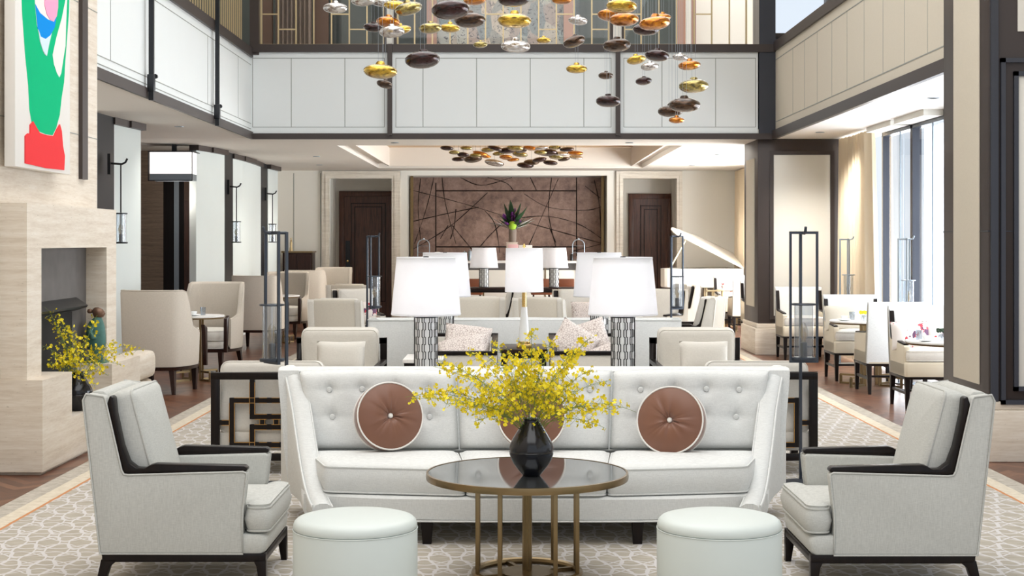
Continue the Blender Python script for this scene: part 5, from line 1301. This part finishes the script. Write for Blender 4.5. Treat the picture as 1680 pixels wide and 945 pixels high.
# ---- buffet counter and what stands on it
CY = 25.75; CZ = Z(428, CY); cxa, cxb = X(690, CY), X(998, CY)
t = thing('buffet_counter', 'pale buffet counter with dark recess and brass corner posts under the mural', 'counter', ((cxa + cxb) / 2, CY + .12, 0)); hw = (cxb - cxa) / 2
MB().box(-hw, hw, -.30, .35, CZ - .04, CZ).build('worktop', 'marble', t, bevel=.004)
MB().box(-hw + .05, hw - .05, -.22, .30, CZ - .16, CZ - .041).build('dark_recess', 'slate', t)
MB().box(-hw + .02, hw - .02, -.26, .32, 0, CZ - .161).build('body', 'wall_white', t, bevel=.006)
for k in range(7): x = -hw + .02 + k * (2 * hw - .06) / 6; MB().box(x, x + .02, -.27, -.255, 0, CZ - .05).build('corner_post', 'brass', t)
def on(px, Y): return (X(px, Y), Y, CZ)
def cakestand(px, label):
    t = thing('tiered_stand', label, 'cake stand', on(px, CY + .2), group='tiered tea stands on the buffet'); m = MB(); w_ = .105
    m.tube([(-w_, 0, 0), (-w_, 0, .28)] + [(-w_ * math.cos(PI * k / 10), 0, .28 + .10 * math.sin(PI * k / 10)) for k in range(1, 10)] + [(w_, 0, .28), (w_, 0, 0)], .009, 8); m.lathe([(.001, .375), (.014, .38), (.014, .40), (.001, .41)], 10); m.build('arched_frame', 'pewter', t)
    for z in (.02, .14, .26): MB().lathe([(.001, z), (.085, z), (.095, z + .008), (.001, z + .006)], 24).build('plate', 'pewter', t)
cakestand(695, 'arched tiered stand at the door end of the buffet'); cakestand(949, 'arched tiered stand at the piano end of the buffet')
t = thing('white_caddy', 'white box with a rounded lid on the buffet beside the arched stand', 'box', on(718, CY + .1)); MB().box(-.10, .10, -.09, .09, 0, .12).build('box_body', 'ceramic', t, bevel=.008); MB().loft([rr(0, 0, .121, .08, .07, .03), rr(0, 0, .15, .06, .05, .03), rr(0, 0, .16, .02, .02, .01)]).build('lid', 'ceramic', t)
for k, (px, h, r_, mt, l) in enumerate(((762, .17, .045, 'verdigris', 'dark green canister on the buffet by the far lamp'), (771, .20, .03, 'pewter', 'small steel shaker on the buffet by the far lamp'), (779, .19, .028, 'pewter', 'slim steel jug on the buffet behind the far lamp'), (790, .21, .06, 'lantern_glass', 'clear glass cloche on the buffet behind the far lamp'),
                                     (873, .20, .06, 'lantern_glass', 'clear glass cloche on the buffet behind the pink box'), (938, .13, .03, 'ceramic_black', 'small black pot at the piano end of the buffet'), (957, .12, .025, 'ceramic_black', 'smallest black pot at the piano end of the buffet'), (752, .06, .07, 'slate', 'low dark bowl on the buffet'))):
    t = thing('canister' if r_ < .055 else 'cloche', l, 'container', on(px, CY + .05 + .03 * (k % 3))); MB().lathe([(.001, 0), (r_, 0), (r_, h * .8), (r_ * .8, h * .9), (.001, h * .95)], 20).build('vessel', mt, t); MB().lathe([(.001, h * .95), (.01, h * .95), (.012, h), (.001, h * 1.05)], 10).build('knob', 'pewter', t)
go = MB().box(-.09, .09, -.06, .06, 0, Z(401, CY - .1) - CZ).build('gift_box', 'pink_box', None, bevel=.003); tag(go, 'pink box on the buffet in front of the vase', 'box'); go.location = on(842, CY - .12)
go = MB().box(-.12, .12, -.06, .06, 0, Z(402, CY - .1) - CZ).build('gift_box', 'canvas', None, bevel=.003); tag(go, 'cream box on the buffet next to the pink box', 'box'); go.location = on(862, CY - .12)
VZ = Z(398, CY + .2)
t = thing('pedestal_block', 'pale blush block carrying the tall flower vase', 'pedestal', on(840, CY + .28)); MB().box(-.10, .10, -.08, .08, 0, VZ - CZ).build('block', 'blush', t, bevel=.004); MB().box(-.11, .11, -.09, .09, VZ - CZ + .001, VZ - CZ + .008).build('cap', 'blush', t)
t = thing('tall_vase', 'tall grey ribbed vase under the purple flowers in front of the mural', 'vase', (X(841, CY + .28), CY + .28, VZ + .008)); MB().lathe([(.001, 0), (.06, 0), (.068, .08), (.07, .2), (.062, .25), (.056, .25), (.06, .2), (.001, .1)], 24).build('vase_body', 'taupe', t); MB().lathe([(.058, .235), (.066, .24), (.058, .255)], 24).build('rim', 'taupe', t)
t = thing('flower_arrangement', 'purple flowers with dark leaves and one lime bloom in the tall vase', 'flowers', (X(841, CY + .28), CY + .28, VZ + .26)); rd = random.Random(4); t.scale = (1.45, 1.45, 1.5)
m = MB()
for k in range(40):
    a = rd.uniform(0, 2 * PI); e = rd.uniform(.1, 1.45); L = rd.uniform(.20, .36); d = Vector((math.cos(a) * math.cos(e), math.sin(a) * math.cos(e), math.sin(e))); p = d * L; sd = d.cross(Vector((0, 0, 1))).normalized() * .036
    q = d * L * .6; m.add([tuple(Vector((0, 0, -.02))), tuple(q + sd), tuple(p), tuple(q - sd)], [(0, 1, 2, 3)])
m.build('leaf_spray', 'leaf', t, smooth=False)
m = MB()
for k in range(26):
    a = rd.uniform(0, 2 * PI); e = rd.uniform(.2, 1.5); L = rd.uniform(.08, .26); d = Vector((math.cos(a) * math.cos(e) * .7, math.sin(a) * math.cos(e), math.sin(e))); p = d * L
    for j in range(4): c0 = p - d * .02 * j + Vector((rd.uniform(-.012, .012), rd.uniform(-.012, .012), 0)); m.loft([[tuple(c0 + Vector((q * math.cos(2 * PI * i / 6), q * math.sin(2 * PI * i / 6), zz))) for i in range(6)] for q, zz in ((.002, -.012), (.013, 0), (.003, .014))])
m.build('blossoms', 'purple', t)
m = MB().lathe([(.001, -.055), (.035, -.045), (.052, 0), (.035, .045), (.001, .055)], 16).build('lime_bloom', 'lime', t); m.location = (.0, -.10, .03)

# ---- drinks cabinet at the far end of the aisle
t = thing('drinks_cabinet', 'dark drinks cabinet with metal fittings in the far corner of the aisle', 'cabinet', (X(490, 27.2), 27.25, 0)); w_ = .27
MB().box(-w_, w_, -.25, .25, .1, Z(415, 26.5)).build('body', 'espresso', t, bevel=.006); MB().box(-w_ - .02, w_ + .02, -.27, .27, Z(415, 26.5) + .001, Z(415, 26.5) + .03).build('top', 'brass', t)
for s in (-1, 1): MB().box(s * w_, s * (w_ - .05), -.24, .24, 0, .099).build('leg', 'ebony', t)
for s in (-1, 1): d_ = MB().box(s * .01, s * (w_ - .02), -.27, -.252, .14, Z(415, 26.5) - .04).build('door', 'espresso', t); MB().box(s * .03, s * .04, -.285, -.271, .6, .8).build('handle', 'brass', d_)
t = thing('pepper_mill', 'tall turned pale wood mill on the drinks cabinet', 'mill', (X(477, 27.2), 27.25, Z(415, 26.5) + .03)); MB().lathe([(.001, 0), (.035, 0), (.03, .05), (.02, .08), (.025, .15), (.015, .18), (.022, .2), (.001, .22)], 16).build('mill_body', 'champagne', t); MB().lathe([(.001, .221), (.014, .225), (.014, .245), (.001, .25)], 12).build('knob', 'champagne', t)
# ---- cognac stools in front of the buffet
for k, (px, l) in enumerate(((775, 'cognac leather stool beside the far lamp'), (888, 'cognac leather stool behind the cone lamp'), (926, 'cognac leather stool at the piano side of the far lamp'))):
    t = thing('leather_stool', l, 'stool', (X(px, 24.3), 24.3, 0), group='cognac leather stools before the buffet')
    MB().loft([rr(0, 0, .60, .17, .17, .04), rr(0, 0, .66, .19, .19, .05), rr(0, 0, .70, .17, .17, .05)]).build('seat', 'cognac', t)
    for sx in (-1, 1):
        for sy in (-1, 1): MB().bar((sx * .16, sy * .16, 0), (sx * .13, sy * .13, .6), .025).build('leg', 'espresso', t)
    MB().box(-.17, .17, .15, .18, .66, .86).build('backrest', 'cognac', t, bevel=.01)

# ---- blown glass pendants over the sofas: centre px, centre py, width px, depth, colour, tilt, nose
KN = {'g_amber': 'amber', 'g_gold': 'gold', 'g_clear': 'silvered clear', 'g_smoke': 'smoky brown', 'g_plum': 'dark plum', 'g_olive': 'olive gold'}
PD = [
 (550, 13, 40, 13.2, 'g_clear', 0, 'outermost of the cluster toward the fireplace'), (596, 1, 40, 13.0, 'g_clear', .05, 'cut by the top of the picture above the outermost clear one'), (624, 3, 36, 13.6, 'g_clear', -.1, 'high up, just before the gold one by the white gallery post'),
 (648, 8, 38, 12.5, 'g_gold', -.15, 'high up, overlapping the white gallery post'), (670, 14, 46, 12.0, 'g_olive', -.22, 'tilted, next to the high gold one'), (612, 45, 32, 13.8, 'g_plum', .1, 'partly behind the amber one near the white gallery post'), (637, 36, 40, 12.0, 'g_amber', .08, 'with a knob on top, near the white gallery post'),
 (657, 49, 36, 12.8, 'g_gold', -.2, 'behind the clear one near the white gallery post'), (643, 52, 42, 11.8, 'g_clear', -.1, 'just under the amber one near the white gallery post'), (624, 117, 56, 11.5, 'g_gold', .02, 'large, with an amber knob, low over the fireplace end of the sofa'), (631, 138, 27, 12.6, 'g_smoke', .25, 'small, directly under the large low gold one'),
 (693, 98, 58, 11.5, 'g_plum', .1, 'large, hanging alone in front of the white gallery panel'), (706, 46, 38, 12.5, 'g_olive', .05, 'beside the small gold one under the big plum pendant'), (738, 46, 34, 13.0, 'g_gold', .05, 'small, beside the olive one under the big plum pendant'), (739, 16, 63, 10.8, 'g_plum', .1, 'biggest one at the top of the cluster'),
 (771, 33, 52, 11.2, 'g_smoke', -.04, 'just below the biggest plum pendant'), (788, 73, 24, 13.6, 'g_olive', .05, 'smallest of its colour, over the gallery rail'), (779, 0, 38, 12.2, 'g_amber', .0, 'cut by the top of the picture near the middle'), (843, -2, 54, 11, 'g_plum', .02, 'cut by the top of the picture in the middle'), (844, 34, 56, 11.4, 'g_gold', 0, 'wide and flat, in the middle of the cluster'),
 (846, 76, 49, 11.6, 'g_clear', -.15, 'hanging low in the middle over the gallery rail'), (892, 66, 24, 13.2, 'g_gold', .0, 'small, over the gallery rail right of the middle'), (922, 0, 34, 12.8, 'g_amber', 0, 'high up, cut by the top of the picture beside the rose pilaster'), (948, 34, 32, 13.2, 'g_clear', .08, 'in front of the bright gold mullions'), (942, 68, 38, 12.4, 'g_smoke', .3, 'tilted, over the gallery rail'),
 (946, 113, 35, 12.8, 'g_gold', .0, 'alone in front of the wide white gallery panel'), (994, 124, 25, 13.2, 'g_smoke', .06, 'tiny, in front of the white panel near the dark gallery post'), (998, 166, 41, 12.2, 'g_plum', -.05, 'low, touching the dark gallery post in view'), (1020, 10, 51, 11.4, 'g_gold', .05, 'high, above the pair of amber ones'),
 (1000, 25, 40, 12.8, 'g_amber', -.15, 'behind the amber one with a knob'), (1024, 32, 49, 11.8, 'g_amber', .0, 'with a knob, in front of the other amber ones'), (1012, 74, 46, 12.0, 'g_smoke', .03, 'over the gallery rail at the dark post'), (1060, 48, 44, 12.6, 'g_plum', -.1, 'under the amber one at the window end'),
 (1074, 38, 52, 11.3, 'g_amber', .1, 'wide, above the dark one at the window end'), (1087, 28, 28, 12.6, 'g_amber', .05, 'small, resting over the wide amber one in view'), (1044, 98, 32, 13.4, 'g_gold', -.2, 'in front of the white panel beside the dark plum one'), (1078, 91, 40, 12.0, 'g_plum', .1, 'with a dark knob, in front of the white panel at the window end'),
 (1066, 109, 30, 13.2, 'g_clear', .1, 'under the gold and plum pair at the window end'), (1116, 94, 26, 13.8, 'g_clear', .1, 'just above the amber one at the window end'), (1131, 107, 37, 12.4, 'g_amber', .05, 'in front of the white panel, under the clear one'), (1056, 133, 27, 13.0, 'g_plum', .1, 'small, alone under the plum one with a knob'),
 (1138, 141, 49, 12.8, 'g_olive', .03, 'large, lowest of its colour at the window end'), (1100, 182, 42, 13.2, 'g_smoke', .05, 'behind the large low smoky one'), (1123, 172, 52, 11.6, 'g_smoke', -.05, 'large and low at the window end, with a dark knob'), (1110, 197, 26, 13.0, 'g_amber', .05, 'smallest and lowest of the whole cluster'),
]
def pendant_mesh(mb, r, H, n=32):
    prof = []
    for k in range(17):
        a = -PI / 2 + PI * k / 16; rr_ = r * math.cos(a) ** .9 if math.cos(a) > 1e-6 else .001; z = H / 2 * math.sin(a) * (1.0 if a > 0 else 1.05)
        prof.append((max(rr_, .001), z))
    mb.lathe(prof, n)
base_pd = {}
for k, (px, py, wpx, Y, mt, tilt, where) in enumerate(PD):
    r = wpx / 2 * Y / F; x, z = X(px, Y), Z(py, Y)
    lab = KN[mt] + ' blown glass pendant, ' + where
    t = thing('glass_pendant', ' '.join(lab.split()[:16]), 'pendant', (x, Y, z), 0, 'blown glass pendants over the sofas'); t.rotation_euler = (0, 0, R.uniform(0, 6))
    if mt not in base_pd:
        m = MB(); pendant_mesh(m, .13, .115 if k % 3 else .105); b = m.build('glass_body', mt, t, sharp=80); base_pd[mt] = b
    else: b = base_pd[mt].copy(); COL.objects.link(b); b.parent = t
    b.scale = (r / .13,) * 3; t.rotation_euler = (0, 0, 0); b.rotation_euler = (R.uniform(-.06, .06), tilt, R.uniform(0, 6))
    n = MB().lathe([(.001, .0), (r * .30, 0), (r * .26, r * .14), (r * .20, r * .22), (.001, r * .24)], 16).build('neck', mt, t); n.location = (r * .36 * math.sin(tilt), 0, r * .36)
    n.rotation_euler = (0, tilt, 0)
    m = MB()
    for s in (-1, 1): m.box(s * r * .12 - .0009, s * r * .12 + .0009, -.0009, .0009, r * .45, 7.0 - z)
    m.build('suspension_wire', 'pewter', t, smooth=False)

# ---- low cluster under the coffered ceiling of the back room
rd = random.Random(12); cl = []
FP = [(733, 243, 22, 0), (745, 250, 18, 1), (752, 261, 22, 0), (776, 261, 30, 0), (760, 254, 20, 0), (811, 267, 33, 4), (765, 243, 20, 1), (788, 252, 26, 3), (800, 246, 22, 1), (830, 258, 22, 3), (832, 247, 30, 0), (853, 253, 26, 1), (862, 271, 28, 0), (872, 266, 26, 0), (885, 262, 24, 0), (887, 250, 22, 1), (898, 250, 34, 0), (912, 257, 24, 1), (903, 267, 24, 0), (920, 252, 24, 4), (930, 245, 24, 0), (944, 251, 26, 3), (945, 258, 22, 4), (925, 261, 20, 0), (812, 243, 24, 0), (845, 243, 28, 1), (870, 243, 24, 3), (888, 243, 22, 4), (910, 242, 20, 1), (818, 252, 20, 1), (842, 262, 20, 3), (855, 247, 20, 0), (780, 255, 20, 1), (796, 256, 20, 3)]
ML = ['g_smoke', 'g_olive', 'g_gold', 'g_amber', 'g_clear']
for k, (px, py, wpx, ci) in enumerate(FP):
    Y = 22.0 + (py - 243) / 28 * 2.4 + rd.uniform(-.3, .3); r = wpx / 2 * Y / F * 1.0; mt = ML[ci] if ci else ('g_smoke' if k % 2 else 'g_plum'); x, z = X(px, Y), Z(py, Y)
    zone = 'the door end' if px < 790 else 'the mural middle' if px < 870 else 'the piano end'; row = 'top layer' if py < 247 else 'middle layer' if py < 257 else 'lowest layer'
    t = thing('glass_pendant', ('wide ' if wpx > 25 else 'small ' if wpx < 22 else '') + KN[mt] + ' glass pendant under the coffer, ' + row + ' at ' + zone, 'pendant', (x, Y, z), 0, 'low glass cluster, ' + KN[mt])
    if mt not in base_pd: m = MB(); pendant_mesh(m, .13, .115); b = m.build('glass_body', mt, t, sharp=80); base_pd[mt] = b
    else: b = base_pd[mt].copy(); COL.objects.link(b); b.parent = t
    b.scale = (r / .13, r / .13, r / .13 * .75); b.rotation_euler = (rd.uniform(-.1, .1), rd.uniform(-.25, .25), rd.uniform(0, 6))
    MB().box(-.0015, .0015, -.0015, .0015, .02, CE + .4 - z).build('suspension_wire', 'black_metal', t, smooth=False)
